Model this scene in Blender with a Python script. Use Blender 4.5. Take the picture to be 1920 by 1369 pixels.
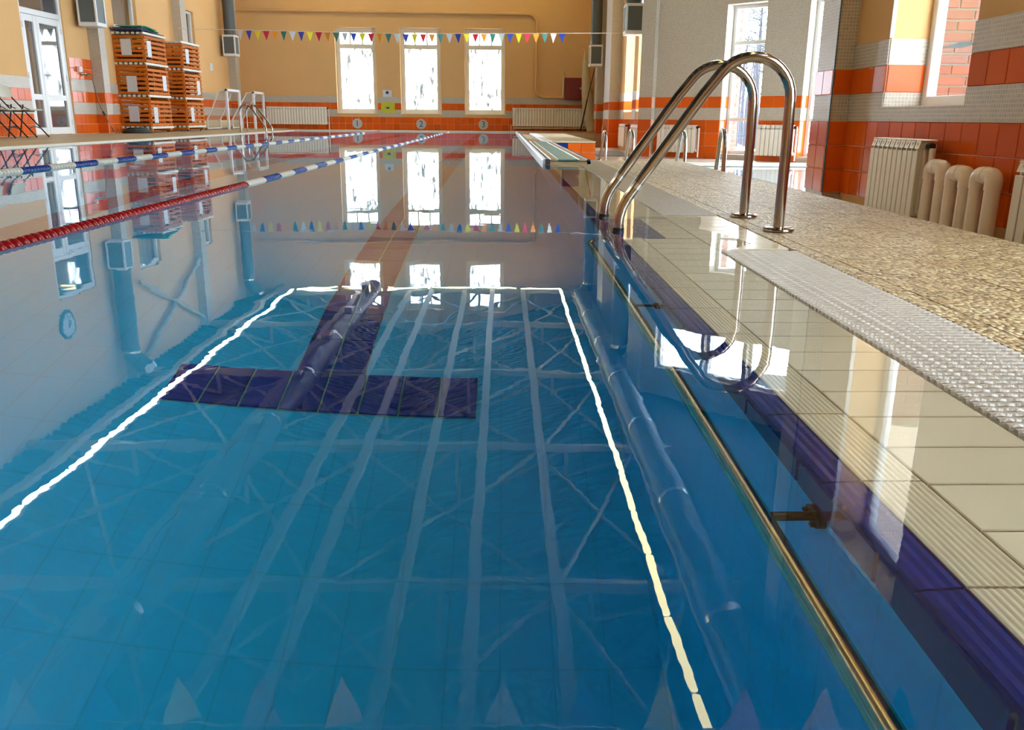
import bpy, bmesh, math, random
from mathutils import Vector, Matrix
random.seed(7)
for _o in list(bpy.data.objects):
    bpy.data.objects.remove(_o, do_unlink=True)
SC = bpy.context.scene
COL = SC.collection
R = math.radians
PI = math.pi

# ---------------------------------------------------------------- camera
def set_camera():
    yaw, pitch, roll = R(0.724), R(16.007), R(0.523)
    cy, sy, cp, sp = math.cos(yaw), math.sin(yaw), math.cos(pitch), math.sin(pitch)
    fwd = Vector((sy * cp, cy * cp, -sp))
    right = Vector((cy, -sy, 0))
    up = right.cross(fwd)
    r2 = math.cos(roll) * right + math.sin(roll) * up
    u2 = -math.sin(roll) * right + math.cos(roll) * up
    m = Matrix((r2, u2, -fwd)).transposed().to_4x4()
    m.translation = Vector((0, 0, 0.40))
    cd = bpy.data.cameras.new('camera')
    cd.sensor_fit = 'HORIZONTAL'
    cd.sensor_width = 36.0
    cd.lens = 36.0 * 1614.2 / 1920
    cd.clip_start = 0.01
    cd.clip_end = 400
    co = bpy.data.objects.new('camera', cd)
    COL.objects.link(co)
    co.matrix_world = m
    SC.camera = co
set_camera()

# ---------------------------------------------------------------- daylight (bright overcast sky over snow) and exposure
world = bpy.data.worlds.new('winter_sky')
SC.world = world
world.use_nodes = True
_bg = world.node_tree.nodes['Background']
_bg.inputs['Color'].default_value = (0.76, 0.885, 1.0, 1)
_bg.inputs['Strength'].default_value = 10.0
SC.view_settings.view_transform = 'Standard'
SC.view_settings.look = 'None'
SC.view_settings.gamma = 1.0
SC.view_settings.use_curve_mapping = False
SC.view_settings.exposure = 1.22
SC.cycles.max_bounces = 7
SC.cycles.diffuse_bounces = 3
SC.cycles.glossy_bounces = 3
SC.cycles.transmission_bounces = 5
SC.cycles.use_adaptive_sampling = True
SC.cycles.adaptive_threshold = 0.06
SC.cycles.adaptive_min_samples = 20
SC.cycles.transparent_max_bounces = 12
SC.cycles.sample_clamp_indirect = 6.0
SC.cycles.use_denoising = True

# ---------------------------------------------------------------- materials
MATS = {}
def nodes_of(m):
    return m.node_tree.nodes, m.node_tree.links

def mat(name, col, rough=0.5, metal=0.0, spec=0.5, var=0.0, vscale=6.0, bump=0.0, bscale=40.0, rnd=0.0, coat=0.0):
    """principled material; var = noise colour variation, rnd = per-object brightness variation"""
    if name in MATS:
        return MATS[name]
    m = bpy.data.materials.new(name)
    m.use_nodes = True
    N, L = nodes_of(m)
    b = N['Principled BSDF']
    b.inputs['Base Color'].default_value = (*col, 1)
    b.inputs['Roughness'].default_value = rough
    b.inputs['Metallic'].default_value = metal
    b.inputs['Specular IOR Level'].default_value = spec
    b.inputs['Coat Weight'].default_value = coat
    src = None
    tc = N.new('ShaderNodeTexCoord')
    if var > 0:
        n = N.new('ShaderNodeTexNoise')
        n.inputs['Scale'].default_value = vscale
        n.inputs['Detail'].default_value = 5
        L.new(tc.outputs['Object'], n.inputs['Vector'])
        rp = N.new('ShaderNodeMapRange')
        rp.inputs['To Min'].default_value = 1 - var
        rp.inputs['To Max'].default_value = 1 + var
        L.new(n.outputs['Fac'], rp.inputs['Value'])
        src = rp.outputs['Result']
    if rnd > 0:
        oi = N.new('ShaderNodeObjectInfo')
        r2 = N.new('ShaderNodeMapRange')
        r2.inputs['To Min'].default_value = 1 - rnd
        r2.inputs['To Max'].default_value = 1 + rnd
        L.new(oi.outputs['Random'], r2.inputs['Value'])
        if src is None:
            src = r2.outputs['Result']
        else:
            mu = N.new('ShaderNodeMath'); mu.operation = 'MULTIPLY'
            L.new(src, mu.inputs[0]); L.new(r2.outputs['Result'], mu.inputs[1])
            src = mu.outputs[0]
    if src is not None:
        hsv = N.new('ShaderNodeHueSaturation')
        hsv.inputs['Color'].default_value = (*col, 1)
        L.new(src, hsv.inputs['Value'])
        L.new(hsv.outputs['Color'], b.inputs['Base Color'])
    if bump > 0:
        n = N.new('ShaderNodeTexNoise')
        n.inputs['Scale'].default_value = bscale
        n.inputs['Detail'].default_value = 4
        L.new(tc.outputs['Object'], n.inputs['Vector'])
        bp = N.new('ShaderNodeBump')
        bp.inputs['Strength'].default_value = bump
        bp.inputs['Distance'].default_value = 0.01
        L.new(n.outputs['Fac'], bp.inputs['Height'])
        L.new(bp.outputs['Normal'], b.inputs['Normal'])
    MATS[name] = m
    return m

def mat_grid(name, c1, c2, grout, w, h, mortar, rough=0.3, bump=0.3, offset=0.0):
    """small square tiles from the mesh UV (metres)"""
    if name in MATS:
        return MATS[name]
    m = bpy.data.materials.new(name)
    m.use_nodes = True
    N, L = nodes_of(m)
    b = N['Principled BSDF']
    b.inputs['Roughness'].default_value = rough
    uv = N.new('ShaderNodeUVMap')
    br = N.new('ShaderNodeTexBrick')
    br.offset = offset
    br.squash = 1.0
    br.inputs['Color1'].default_value = (*c1, 1)
    br.inputs['Color2'].default_value = (*c2, 1)
    br.inputs['Mortar'].default_value = (*grout, 1)
    br.inputs['Scale'].default_value = 1.0
    br.inputs['Brick Width'].default_value = w
    br.inputs['Row Height'].default_value = h
    br.inputs['Mortar Size'].default_value = mortar
    br.inputs['Mortar Smooth'].default_value = 0.2
    L.new(uv.outputs['UV'], br.inputs['Vector'])
    L.new(br.outputs['Color'], b.inputs['Base Color'])
    bp = N.new('ShaderNodeBump')
    bp.invert = True
    bp.inputs['Strength'].default_value = bump
    bp.inputs['Distance'].default_value = 0.003
    L.new(br.outputs['Fac'], bp.inputs['Height'])
    L.new(bp.outputs['Normal'], b.inputs['Normal'])
    MATS[name] = m
    return m

def mat_emit(name, col, strength):
    m = bpy.data.materials.new(name)
    m.use_nodes = True
    N, L = nodes_of(m)
    b = N['Principled BSDF']
    b.inputs['Base Color'].default_value = (0.8, 0.8, 0.75, 1)
    b.inputs['Emission Color'].default_value = (*col, 1)
    b.inputs['Emission Strength'].default_value = strength
    MATS[name] = m
    return m

def mat_pane(name, frost=0.0, tint=(1, 1, 1)):
    """window glass: clear sheet with a Fresnel reflection; frost adds patchy condensation"""
    m = bpy.data.materials.new(name)
    m.use_nodes = True
    N, L = nodes_of(m)
    N.remove(N['Principled BSDF'])
    out = N['Material Output']
    tr = N.new('ShaderNodeBsdfTransparent')
    tr.inputs['Color'].default_value = (*tint, 1)
    gl = N.new('ShaderNodeBsdfGlossy')
    gl.inputs['Roughness'].default_value = 0.02
    lw = N.new('ShaderNodeLayerWeight')
    lw.inputs['Blend'].default_value = 0.5
    pw = N.new('ShaderNodeMath'); pw.operation = 'POWER'; pw.inputs[1].default_value = 5
    L.new(lw.outputs['Facing'], pw.inputs[0])
    fr = N.new('ShaderNodeMath'); fr.operation = 'MULTIPLY_ADD'
    fr.inputs[1].default_value = 0.9; fr.inputs[2].default_value = 0.04
    L.new(pw.outputs[0], fr.inputs[0])
    mx = N.new('ShaderNodeMixShader')
    L.new(fr.outputs[0], mx.inputs['Fac'])
    L.new(tr.outputs['BSDF'], mx.inputs[1])
    L.new(gl.outputs['BSDF'], mx.inputs[2])
    last = mx.outputs['Shader']
    if frost > 0:
        tc = N.new('ShaderNodeTexCoord')
        mp = N.new('ShaderNodeMapping')
        mp.inputs['Scale'].default_value = (9, 9, 2.2)
        n = N.new('ShaderNodeTexNoise')
        n.inputs['Scale'].default_value = 1.0
        n.inputs['Detail'].default_value = 8
        n.inputs['Roughness'].default_value = 0.7
        L.new(tc.outputs['Object'], mp.inputs['Vector'])
        L.new(mp.outputs['Vector'], n.inputs['Vector'])
        rp = N.new('ShaderNodeMapRange')
        rp.inputs['From Min'].default_value = 0.50
        rp.inputs['From Max'].default_value = 0.60
        rp.inputs['To Max'].default_value = frost
        L.new(n.outputs['Fac'], rp.inputs['Value'])
        df = N.new('ShaderNodeBsdfDiffuse')
        df.inputs['Color'].default_value = (0.75, 0.8, 0.8, 1)
        m2 = N.new('ShaderNodeMixShader')
        L.new(rp.outputs['Result'], m2.inputs['Fac'])
        L.new(last, m2.inputs[1])
        L.new(df.outputs['BSDF'], m2.inputs[2])
        last = m2.outputs['Shader']
    L.new(last, out.inputs['Surface'])
    MATS[name] = m
    return m

def mat_water(name, tint, rip=0.02):
    m = bpy.data.materials.new(name)
    m.use_nodes = True
    N, L = nodes_of(m)
    N.remove(N['Principled BSDF'])
    out = N['Material Output']
    g = N.new('ShaderNodeBsdfGlass')
    g.inputs['IOR'].default_value = 1.333
    g.inputs['Roughness'].default_value = 0.0
    g.inputs['Color'].default_value = (*tint, 1)
    tc = N.new('ShaderNodeTexCoord')
    n1 = N.new('ShaderNodeTexNoise')
    n1.inputs['Scale'].default_value = 2.2
    n1.inputs['Detail'].default_value = 2
    n2 = N.new('ShaderNodeTexNoise')
    n2.inputs['Scale'].default_value = 9
    n2.inputs['Detail'].default_value = 1
    L.new(tc.outputs['Object'], n1.inputs['Vector'])
    L.new(tc.outputs['Object'], n2.inputs['Vector'])
    ad = N.new('ShaderNodeMath'); ad.operation = 'MULTIPLY_ADD'
    ad.inputs[1].default_value = 0.22
    L.new(n2.outputs['Fac'], ad.inputs[0])
    L.new(n1.outputs['Fac'], ad.inputs[2])
    n3 = N.new('ShaderNodeTexNoise')
    n3.inputs['Scale'].default_value = 55
    n3.inputs['Detail'].default_value = 0
    L.new(tc.outputs['Object'], n3.inputs['Vector'])
    sx = N.new('ShaderNodeSeparateXYZ')
    L.new(tc.outputs['Object'], sx.inputs[0])
    mr = N.new('ShaderNodeMapRange')          # fine wavelets live near this end of the pool
    mr.inputs['From Min'].default_value = 2.2; mr.inputs['From Max'].default_value = 0.6
    mr.inputs['To Min'].default_value = 0.002; mr.inputs['To Max'].default_value = 0.035
    L.new(sx.outputs['Y'], mr.inputs['Value'])
    a3 = N.new('ShaderNodeMath'); a3.operation = 'MULTIPLY_ADD'
    L.new(n3.outputs['Fac'], a3.inputs[0]); L.new(mr.outputs['Result'], a3.inputs[1]); L.new(ad.outputs[0], a3.inputs[2])
    bp = N.new('ShaderNodeBump')
    bp.inputs['Strength'].default_value = 1.0
    bp.inputs['Distance'].default_value = rip
    L.new(a3.outputs[0], bp.inputs['Height'])
    L.new(bp.outputs['Normal'], g.inputs['Normal'])
    L.new(g.outputs['BSDF'], out.inputs['Surface'])
    MATS[name] = m
    return m

def mat_pebble(name, c1, c2, c3, scale=70.0, bump=0.8, rough=0.32):
    m = bpy.data.materials.new(name)
    m.use_nodes = True
    N, L = nodes_of(m)
    b = N['Principled BSDF']
    b.inputs['Roughness'].default_value = rough
    tc = N.new('ShaderNodeTexCoord')
    ge = N.new('ShaderNodeNewGeometry')
    v = N.new('ShaderNodeTexVoronoi')
    v.inputs['Scale'].default_value = scale
    L.new(ge.outputs['Position'], v.inputs['Vector'])
    n = N.new('ShaderNodeTexNoise')
    n.inputs['Scale'].default_value = 5
    n.inputs['Detail'].default_value = 6
    L.new(ge.outputs['Position'], n.inputs['Vector'])
    mx = N.new('ShaderNodeMix'); mx.data_type = 'RGBA'
    mx.inputs[6].default_value = (*c1, 1); mx.inputs[7].default_value = (*c2, 1)
    sp = N.new('ShaderNodeSeparateColor')
    L.new(v.outputs['Color'], sp.inputs['Color'])
    L.new(sp.outputs[0], mx.inputs[0])
    m2 = N.new('ShaderNodeMix'); m2.data_type = 'RGBA'
    m2.inputs[7].default_value = (*c3, 1)
    rp = N.new('ShaderNodeMapRange')
    rp.inputs['From Min'].default_value = 0.45; rp.inputs['From Max'].default_value = 0.7
    rp.inputs['To Max'].default_value = 0.7
    L.new(n.outputs['Fac'], rp.inputs['Value'])
    L.new(rp.outputs['Result'], m2.inputs[0])
    L.new(mx.outputs[2], m2.inputs[6])
    L.new(m2.outputs[2], b.inputs['Base Color'])
    bp = N.new('ShaderNodeBump'); bp.invert = True
    bp.inputs['Strength'].default_value = bump
    bp.inputs['Distance'].default_value = 0.012
    L.new(v.outputs['Distance'], bp.inputs['Height'])
    L.new(bp.outputs['Normal'], b.inputs['Normal'])
    MATS[name] = m
    return m

def mat_print(name, paper, ink, pitch):
    """sheet with lines of print; UV in metres"""
    m = bpy.data.materials.new(name)
    m.use_nodes = True
    N, L = nodes_of(m)
    b = N['Principled BSDF']
    b.inputs['Roughness'].default_value = 0.5
    uv = N.new('ShaderNodeUVMap')
    br = N.new('ShaderNodeTexBrick')
    br.offset = 0.37
    br.inputs['Color1'].default_value = (*ink, 1)
    br.inputs['Color2'].default_value = (*[(a + c) / 2 for a, c in zip(paper, ink)], 1)
    br.inputs['Mortar'].default_value = (*paper, 1)
    br.inputs['Scale'].default_value = 1.0
    br.inputs['Brick Width'].default_value = pitch * 4
    br.inputs['Row Height'].default_value = pitch
    br.inputs['Mortar Size'].default_value = pitch * 0.36
    L.new(uv.outputs['UV'], br.inputs['Vector'])
    L.new(br.outputs['Color'], b.inputs['Base Color'])
    MATS[name] = m
    return m

PLASTER = mat('tan_plaster', (0.76, 0.44, 0.175), 0.8, var=0.06, vscale=1.5, bump=0.15, bscale=60)
MOSAIC = mat_grid('beige_mosaic', (0.42, 0.355, 0.275), (0.52, 0.445, 0.35), (0.67, 0.60, 0.50), 0.025, 0.025, 0.0028, 0.35, 0.5)
ORANGE = mat('orange_glazed_tile', (0.72, 0.115, 0.010), 0.16, rnd=0.10, spec=0.18)
GROUT = mat('tile_grout', (0.86, 0.60, 0.44), 0.8)
WHITE = mat('white_plastic', (0.80, 0.79, 0.78), 0.35)
RADW = mat('radiator_enamel', (0.86, 0.79, 0.68), 0.32)
PIPEW = mat('cream_pipe', (0.90, 0.77, 0.65), 0.25)
STEEL = mat('polished_steel', (0.40, 0.355, 0.31), 0.13, metal=1.0)
DARKSTEEL = mat('dark_steel', (0.035, 0.032, 0.03), 0.4, metal=0.6)
GREYDUCT = mat('grey_duct', (0.10, 0.115, 0.12), 0.4, metal=0.2)
GRILLE = mat('grey_grille', (0.14, 0.16, 0.16), 0.55)
CLAMP = mat('zinc_clamp', (0.65, 0.65, 0.65), 0.25, metal=1.0)
CYAN = mat_grid('cyan_pool_tile', (0.0, 0.545, 0.98), (0.0, 0.555, 0.99), (0.0, 0.48, 0.87), 0.125, 0.245, 0.003, 0.3, 0.0)
NAVY = mat('navy_pool_tile', (0.003, 0.019, 0.15), 0.15, rnd=0.12)
NAVYF = mat('royal_blue_floor_tile', (0.002, 0.022, 0.30), 0.2, rnd=0.12)
NAVYGROUT = mat('pale_green_grout', (0.16, 0.42, 0.36), 0.7)
BEIGE = mat('beige_glazed_tile', (0.65, 0.55, 0.38), 0.16, rnd=0.04, var=0.03, vscale=4)
BEIGEGROUT = mat('grey_green_grout', (0.30, 0.30, 0.235), 0.8)
GRATE = mat('ivory_grating', (0.39, 0.335, 0.26), 0.28, bump=0.35, bscale=90)
CREAM = mat('cream_edge', (0.78, 0.70, 0.55), 0.4)
PEBBLE = mat_pebble('pebbled_deck_tile', (0.22, 0.135, 0.050), (0.74, 0.58, 0.33), (0.44, 0.29, 0.125), 70.0, 1.0, 0.42)
SANDDECK = mat_pebble('sandy_deck', (0.42, 0.31, 0.17), (0.52, 0.40, 0.23), (0.40, 0.30, 0.17), 40, 0.2, 0.5)
LOWFLOOR = mat_grid('beige_floor_tile', (0.62, 0.54, 0.42), (0.58, 0.50, 0.39), (0.45, 0.38, 0.3), 0.3, 0.3, 0.006, 0.25, 0.2)
BROWNTILE = mat_grid('brown_step_tile', (0.26, 0.15, 0.05), (0.22, 0.12, 0.04), (0.14, 0.09, 0.04), 0.3, 0.1, 0.006, 0.35, 0.3)
CEIL = mat('roof_decking', (0.022, 0.034, 0.045), 0.7)
ROOFSTEEL = mat('cream_roof_steel', (0.52, 0.45, 0.35), 0.5)
PANE = mat_pane('clear_pane')
FROSTPANE = mat_pane('condensed_pane', 0.985)
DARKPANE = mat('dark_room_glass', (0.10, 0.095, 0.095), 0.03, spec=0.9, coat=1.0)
CURTAIN = mat('grey_brown_curtain', (0.30, 0.24, 0.20), 0.8)
WATER = mat_water('pool_water', (0.98, 1.0, 1.0), 0.00062)
KWATER = mat_water('small_pool_water', (0.97, 1.0, 1.0), 0.0012)
CRATE = mat('orange_stained_wood', (0.62, 0.150, 0.008), 0.65, spec=0.2, var=0.2, vscale=8, rnd=0.14)
CRATEEND = mat('cream_painted_wood', (0.76, 0.68, 0.54), 0.5, rnd=0.06)
PAPER = mat_print('printed_sheet', (0.72, 0.70, 0.70), (0.42, 0.41, 0.43), 0.018)
YELLOWP = mat_print('yellow_notice_print', (0.62, 0.58, 0.03), (0.25, 0.24, 0.02), 0.03)
RED = mat('red_float', (0.24, 0.004, 0.006), 0.22, var=0.1)
REDC = mat('dark_red_enamel', (0.20, 0.004, 0.008), 0.3)
FWHITE = mat('white_float', (0.58, 0.56, 0.47), 0.3)
FBLUE = mat('blue_float', (0.008, 0.03, 0.22), 0.25)
CORD = mat('pale_cord', (0.7, 0.66, 0.6), 0.6)
NUMGREY = mat('grey_number_disc', (0.50, 0.52, 0.52), 0.5)
NUMINK = mat('navy_number', (0.03, 0.05, 0.14), 0.5)
SNOW = mat('snow', (0.85, 0.88, 0.93), 0.9, bump=0.3, bscale=3)
BARK = mat('grey_bark', (0.016, 0.016, 0.022), 0.9)
NEEDLE = mat('pine_needles', (0.010, 0.022, 0.020), 0.8, rnd=0.2)
BRICK = mat('orange_facing_brick', (0.13, 0.038, 0.016), 0.7, rnd=0.12, var=0.1, vscale=20)
MORTAR = mat('pale_mortar', (0.15, 0.135, 0.10), 0.9)
TEAL = mat('teal_panel', (0.16, 0.36, 0.36), 0.3, var=0.1, vscale=12)
SLATE = mat('slate_blue_trim', (0.05, 0.09, 0.15), 0.3)
CHAIRP = mat('beige_chair_plastic', (0.52, 0.48, 0.38), 0.4)
BLACKR = mat('black_rubber', (0.012, 0.014, 0.013), 0.6)
NET = mat('cream_net', (0.62, 0.56, 0.46), 0.8)
CANVAS = mat('cream_canvas', (0.62, 0.50, 0.31), 0.85, var=0.12, vscale=5)
LED = mat_emit('white_tube', (1.0, 0.95, 0.82), 10.0)
LEDY = mat_emit('yellow_white_tube', (1.0, 0.84, 0.36), 7.0)
FLAGC = {'blue': (0.03, 0.06, 0.42), 'yellow': (0.85, 0.72, 0.02), 'red': (0.62, 0.008, 0.035), 'orange': (0.90, 0.33, 0.02), 'teal': (0.06, 0.22, 0.19), 'white': (0.66, 0.68, 0.68)}
FLAGM = {k: mat('flag_' + k, v, 0.7) for k, v in FLAGC.items()}

# ---------------------------------------------------------------- mesh helpers
class MB:
    def __init__(s):
        s.v = []; s.f = []; s.sm = []
    def add(s, vs, fs, smooth=False):
        o = len(s.v)
        s.v += [tuple(p) for p in vs]
        s.f += [tuple(i + o for i in f) for f in fs]
        s.sm += [smooth] * len(fs)
        return s
    def box(s, x0, x1, y0, y1, z0, z1):
        vs = [(x0, y0, z0), (x1, y0, z0), (x1, y1, z0), (x0, y1, z0), (x0, y0, z1), (x1, y0, z1), (x1, y1, z1), (x0, y1, z1)]
        return s.add(vs, [(0, 3, 2, 1), (4, 5, 6, 7), (0, 1, 5, 4), (1, 2, 6, 5), (2, 3, 7, 6), (3, 0, 4, 7)])
    def bbox(s, x0, x1, y0, y1, z0, z1, b=0.005):
        """box with chamfered edges"""
        bm = bmesh.new()
        bmesh.ops.create_cube(bm, size=1)
        for v in bm.verts:
            v.co = Vector(((x0 + x1) / 2 + v.co.x * (x1 - x0), (y0 + y1) / 2 + v.co.y * (y1 - y0), (z0 + z1) / 2 + v.co.z * (z1 - z0)))
        bmesh.ops.bevel(bm, geom=list(bm.edges), offset=b, segments=1, affect='EDGES')
        bm.verts.index_update()
        s.add([v.co[:] for v in bm.verts], [[v.index for v in f.verts] for f in bm.faces])
        bm.free()
        return s
    def prism(s, pts, axis, a, b, smooth=False):
        """extrude a 2-D polygon along an axis; pts are the two other coordinates in order"""
        n = len(pts)
        def mk(p, t):
            return {'x': (t, p[0], p[1]), 'y': (p[0], t, p[1]), 'z': (p[0], p[1], t)}[axis]
        vs = [mk(p, a) for p in pts] + [mk(p, b) for p in pts]
        fs = [(i, (i + 1) % n, n + (i + 1) % n, n + i) for i in range(n)]
        s.add(vs, fs, smooth)
        s.add([mk(p, a) for p in pts], [tuple(reversed(range(n)))])
        s.add([mk(p, b) for p in pts], [tuple(range(n))])
        return s
    def tube(s, pts, r, seg=10, cap=True, closed=False):
        pts = [Vector(p) for p in pts]
        n = len(pts)
        rs = r if isinstance(r, (list, tuple)) else [r] * n
        ref = None
        vs = []
        for i, p in enumerate(pts):
            if closed:
                d = (pts[(i + 1) % n] - pts[i - 1])
            else:
                d = pts[min(i + 1, n - 1)] - pts[max(i - 1, 0)]
            d.normalize()
            if ref is None:
                ref = Vector((0, 0, 1)) if abs(d.z) < 0.9 else Vector((1, 0, 0))
            u = ref - d * ref.dot(d)
            if u.length < 1e-6:
                u = d.orthogonal()
            u.normalize()
            ref = u
            w = d.cross(u)
            for k in range(seg):
                a = 2 * PI * k / seg
                vs.append(p + rs[i] * (math.cos(a) * u + math.sin(a) * w))
        fs = []
        m = n if closed else n - 1
        for i in range(m):
            j = (i + 1) % n
            for k in range(seg):
                k2 = (k + 1) % seg
                fs.append((i * seg + k, i * seg + k2, j * seg + k2, j * seg + k))
        s.add(vs, fs, True)
        if cap and not closed:
            s.add(vs[:seg], [tuple(reversed(range(seg)))])
            s.add(vs[-seg:], [tuple(range(seg))])
        return s
    def lathe(s, prof, c=(0, 0, 0), axis='z', seg=20, smooth=True):
        """prof: list of (radius, height)"""
        vs = []
        for r, h in prof:
            for k in range(seg):
                a = 2 * PI * k / seg
                p = (r * math.cos(a), r * math.sin(a), h)
                if axis == 'y':
                    p = (p[0], p[2], -p[1])
                elif axis == 'x':
                    p = (p[2], p[0], p[1])
                vs.append((p[0] + c[0], p[1] + c[1], p[2] + c[2]))
        fs = []
        for i in range(len(prof) - 1):
            for k in range(seg):
                k2 = (k + 1) % seg
                fs.append((i * seg + k, i * seg + k2, (i + 1) * seg + k2, (i + 1) * seg + k))
        s.add(vs, fs, smooth)
        if prof[0][0] > 1e-6:
            s.add(vs[:seg], [tuple(reversed(range(seg)))])
        if prof[-1][0] > 1e-6:
            s.add(vs[-seg:], [tuple(range(seg))])
        return s
    def mesh(s, name):
        me = bpy.data.meshes.new(name)
        me.from_pydata(s.v, [], s.f)
        me.validate()
        if len(me.polygons) == len(s.sm):
            me.polygons.foreach_set('use_smooth', s.sm)
        uv = me.uv_layers.new(name='UVMap')
        vco = [v.co for v in me.vertices]
        dat = uv.data
        for p in me.polygons:
            nx, ny, nz = abs(p.normal.x), abs(p.normal.y), abs(p.normal.z)
            for li in p.loop_indices:
                c = vco[me.loops[li].vertex_index]
                if nz >= nx and nz >= ny:
                    dat[li].uv = (c.x, c.y)
                elif nx >= ny:
                    dat[li].uv = (c.y, c.z)
                else:
                    dat[li].uv = (c.x, c.z)
        me.update()
        return me
    def build(s, name, material, parent=None, loc=(0, 0, 0), rz=0.0):
        me = s.mesh(name)
        me.materials.append(material)
        return link(name, me, parent, loc, rz)

def link(name, me, parent=None, loc=(0, 0, 0), rz=0.0):
    o = bpy.data.objects.new(name, me)
    COL.objects.link(o)
    o.location = loc
    o.rotation_euler = (0, 0, rz)
    if parent is not None:
        o.parent = parent
    return o

def tag(o, label, cat, group=None, kind=None):
    o['label'] = label
    o['category'] = cat
    if group:
        o['group'] = group
    if kind:
        o['kind'] = kind
    return o

def thing(name, label, cat, loc=(0, 0, 0), rz=0.0, group=None):
    o = bpy.data.objects.new(name, None)
    COL.objects.link(o)
    o.empty_display_size = 0.1
    o.location = loc
    o.rotation_euler = (0, 0, rz)
    return tag(o, label, cat, group)

def struct(o):
    o['kind'] = 'structure'
    return o

def copy_tree(o, parent=None):
    c = o.copy()
    COL.objects.link(c)
    c.parent = parent
    for ch in list(o.children):
        copy_tree(ch, c)
    return c

def arc(cx, cz, r, a0, a1, n):
    return [(cx + r * math.cos(R(a0 + (a1 - a0) * i / n)), cz + r * math.sin(R(a0 + (a1 - a0) * i / n))) for i in range(n + 1)]

# ---------------------------------------------------------------- walls: local frame u along the wall, +y into the wall, -y into the room
TILE_MESH = {}
def tile_mesh(w, h, t, m):
    k = (round(w, 4), round(h, 4), t, m.name)
    if k not in TILE_MESH:
        b = 0.004
        mb = MB()
        vs = [(0, 0, 0), (w, 0, 0), (w, 0, h), (0, 0, h), (b, -t, b), (w - b, -t, b), (w - b, -t, h - b), (b, -t, h - b)]
        mb.add(vs, [(4, 5, 6, 7), (0, 1, 5, 4), (1, 2, 6, 5), (2, 3, 7, 6), (3, 0, 4, 7)])
        me = mb.mesh('tile')
        me.materials.append(m)
        TILE_MESH[k] = me
    return TILE_MESH[k]

def tiles(parent, u0, u1, z0, z1, tw, th, m=ORANGE, y=0.0, t=0.008, name='tile', face=None):
    """grid of single tiles on a wall face; face=(x,y,rz) places them on another face of the parent"""
    g = 0.004
    nu = max(1, round((u1 - u0) / tw)); nz = max(1, round((z1 - z0) / th))
    w = (u1 - u0) / nu; h = (z1 - z0) / nz
    me = tile_mesh(w - g, h - g, t, m)
    for i in range(nu):
        for j in range(nz):
            if face is None:
                link(name, me, parent, (u0 + i * w + g / 2, y, z0 + j * h + g / 2))
            else:
                fx, fy, rz = face
                uu = u0 + i * w + g / 2
                link(name, me, parent, (fx + uu * math.cos(rz), fy + uu * math.sin(rz), z0 + j * h + g / 2), rz)

def wall(name, p0, a, length, z0, z1, thick, openings=(), m=PLASTER, split=0):
    us = sorted({0.0, length, *[o[0] for o in openings], *[o[1] for o in openings]})
    mb = MB()
    for i in range(len(us) - 1):
        ua, ub = us[i], us[i + 1]
        op = sorted([o for o in openings if o[0] < (ua + ub) / 2 < o[1]], key=lambda o: o[2])
        z = z0
        for o in op:
            if o[2] > z:
                mb.box(ua, ub, 0, thick, z, o[2])
            z = o[3]
        if z < z1:
            mb.box(ua, ub, 0, thick, z, z1)
    return struct(mb.build(name, m, None, (p0[0], p0[1], 0), a))

ZB = [0.40, 0.60, 0.79, 0.965]     # band heights: lower tiles | mosaic | tile row | mosaic
def free_spans(u0, u1, z0, z1, openings):
    sp = [(u0, u1)]
    for o in openings:
        if o[2] < z1 - 0.03 and o[3] > z0 + 0.03:
            n = []
            for a, b in sp:
                if o[1] <= a or o[0] >= b:
                    n.append((a, b))
                else:
                    if o[0] > a: n.append((a, o[0]))
                    if o[1] < b: n.append((o[1], b))
            sp = n
    return [(a, b) for a, b in sp if b - a > 0.03]

def bands(w, u0, u1, base, openings=(), tw=0.2, rows=2, individual=True):
    """tile dado of a wall: grout bed, orange tiles, mosaic strips"""
    for za, zb in ((base, ZB[0]), (ZB[1], ZB[2])):
        for a, b in free_spans(u0, u1, za, zb, openings):
            MB().box(a, b, -0.004, 0.002, za, zb).build('grout_bed', GROUT if individual else ORANGE, w)
            if individual:
                tiles(w, a, b, za, zb, tw, (zb - za) / (rows if za == base else 1), y=-0.004)
    for za, zb in ((ZB[0], ZB[1]), (ZB[2], ZB[3])):
        for a, b in free_spans(u0, u1, za, zb, openings):
            MB().box(a, b, -0.010, 0.002, za, zb).build('mosaic_band', MOSAIC, w)

def portal(p0, a, u0, u1, z0, z1, depth):
    ld = bpy.data.lights.new('window_portal', 'AREA')
    ld.shape = 'RECTANGLE'
    ld.size = u1 - u0; ld.size_y = z1 - z0
    ld.energy = 1.0
    ld.cycles.is_portal = True
    o = bpy.data.objects.new('window_portal', ld)
    COL.objects.link(o)
    u, zc = (u0 + u1) / 2, (z0 + z1) / 2
    ca, sa = math.cos(a), math.sin(a)
    o.location = (p0[0] + u * ca - depth * sa, p0[1] + u * sa + depth * ca, zc)
    o.rotation_euler = (R(-90), 0, a)

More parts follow.
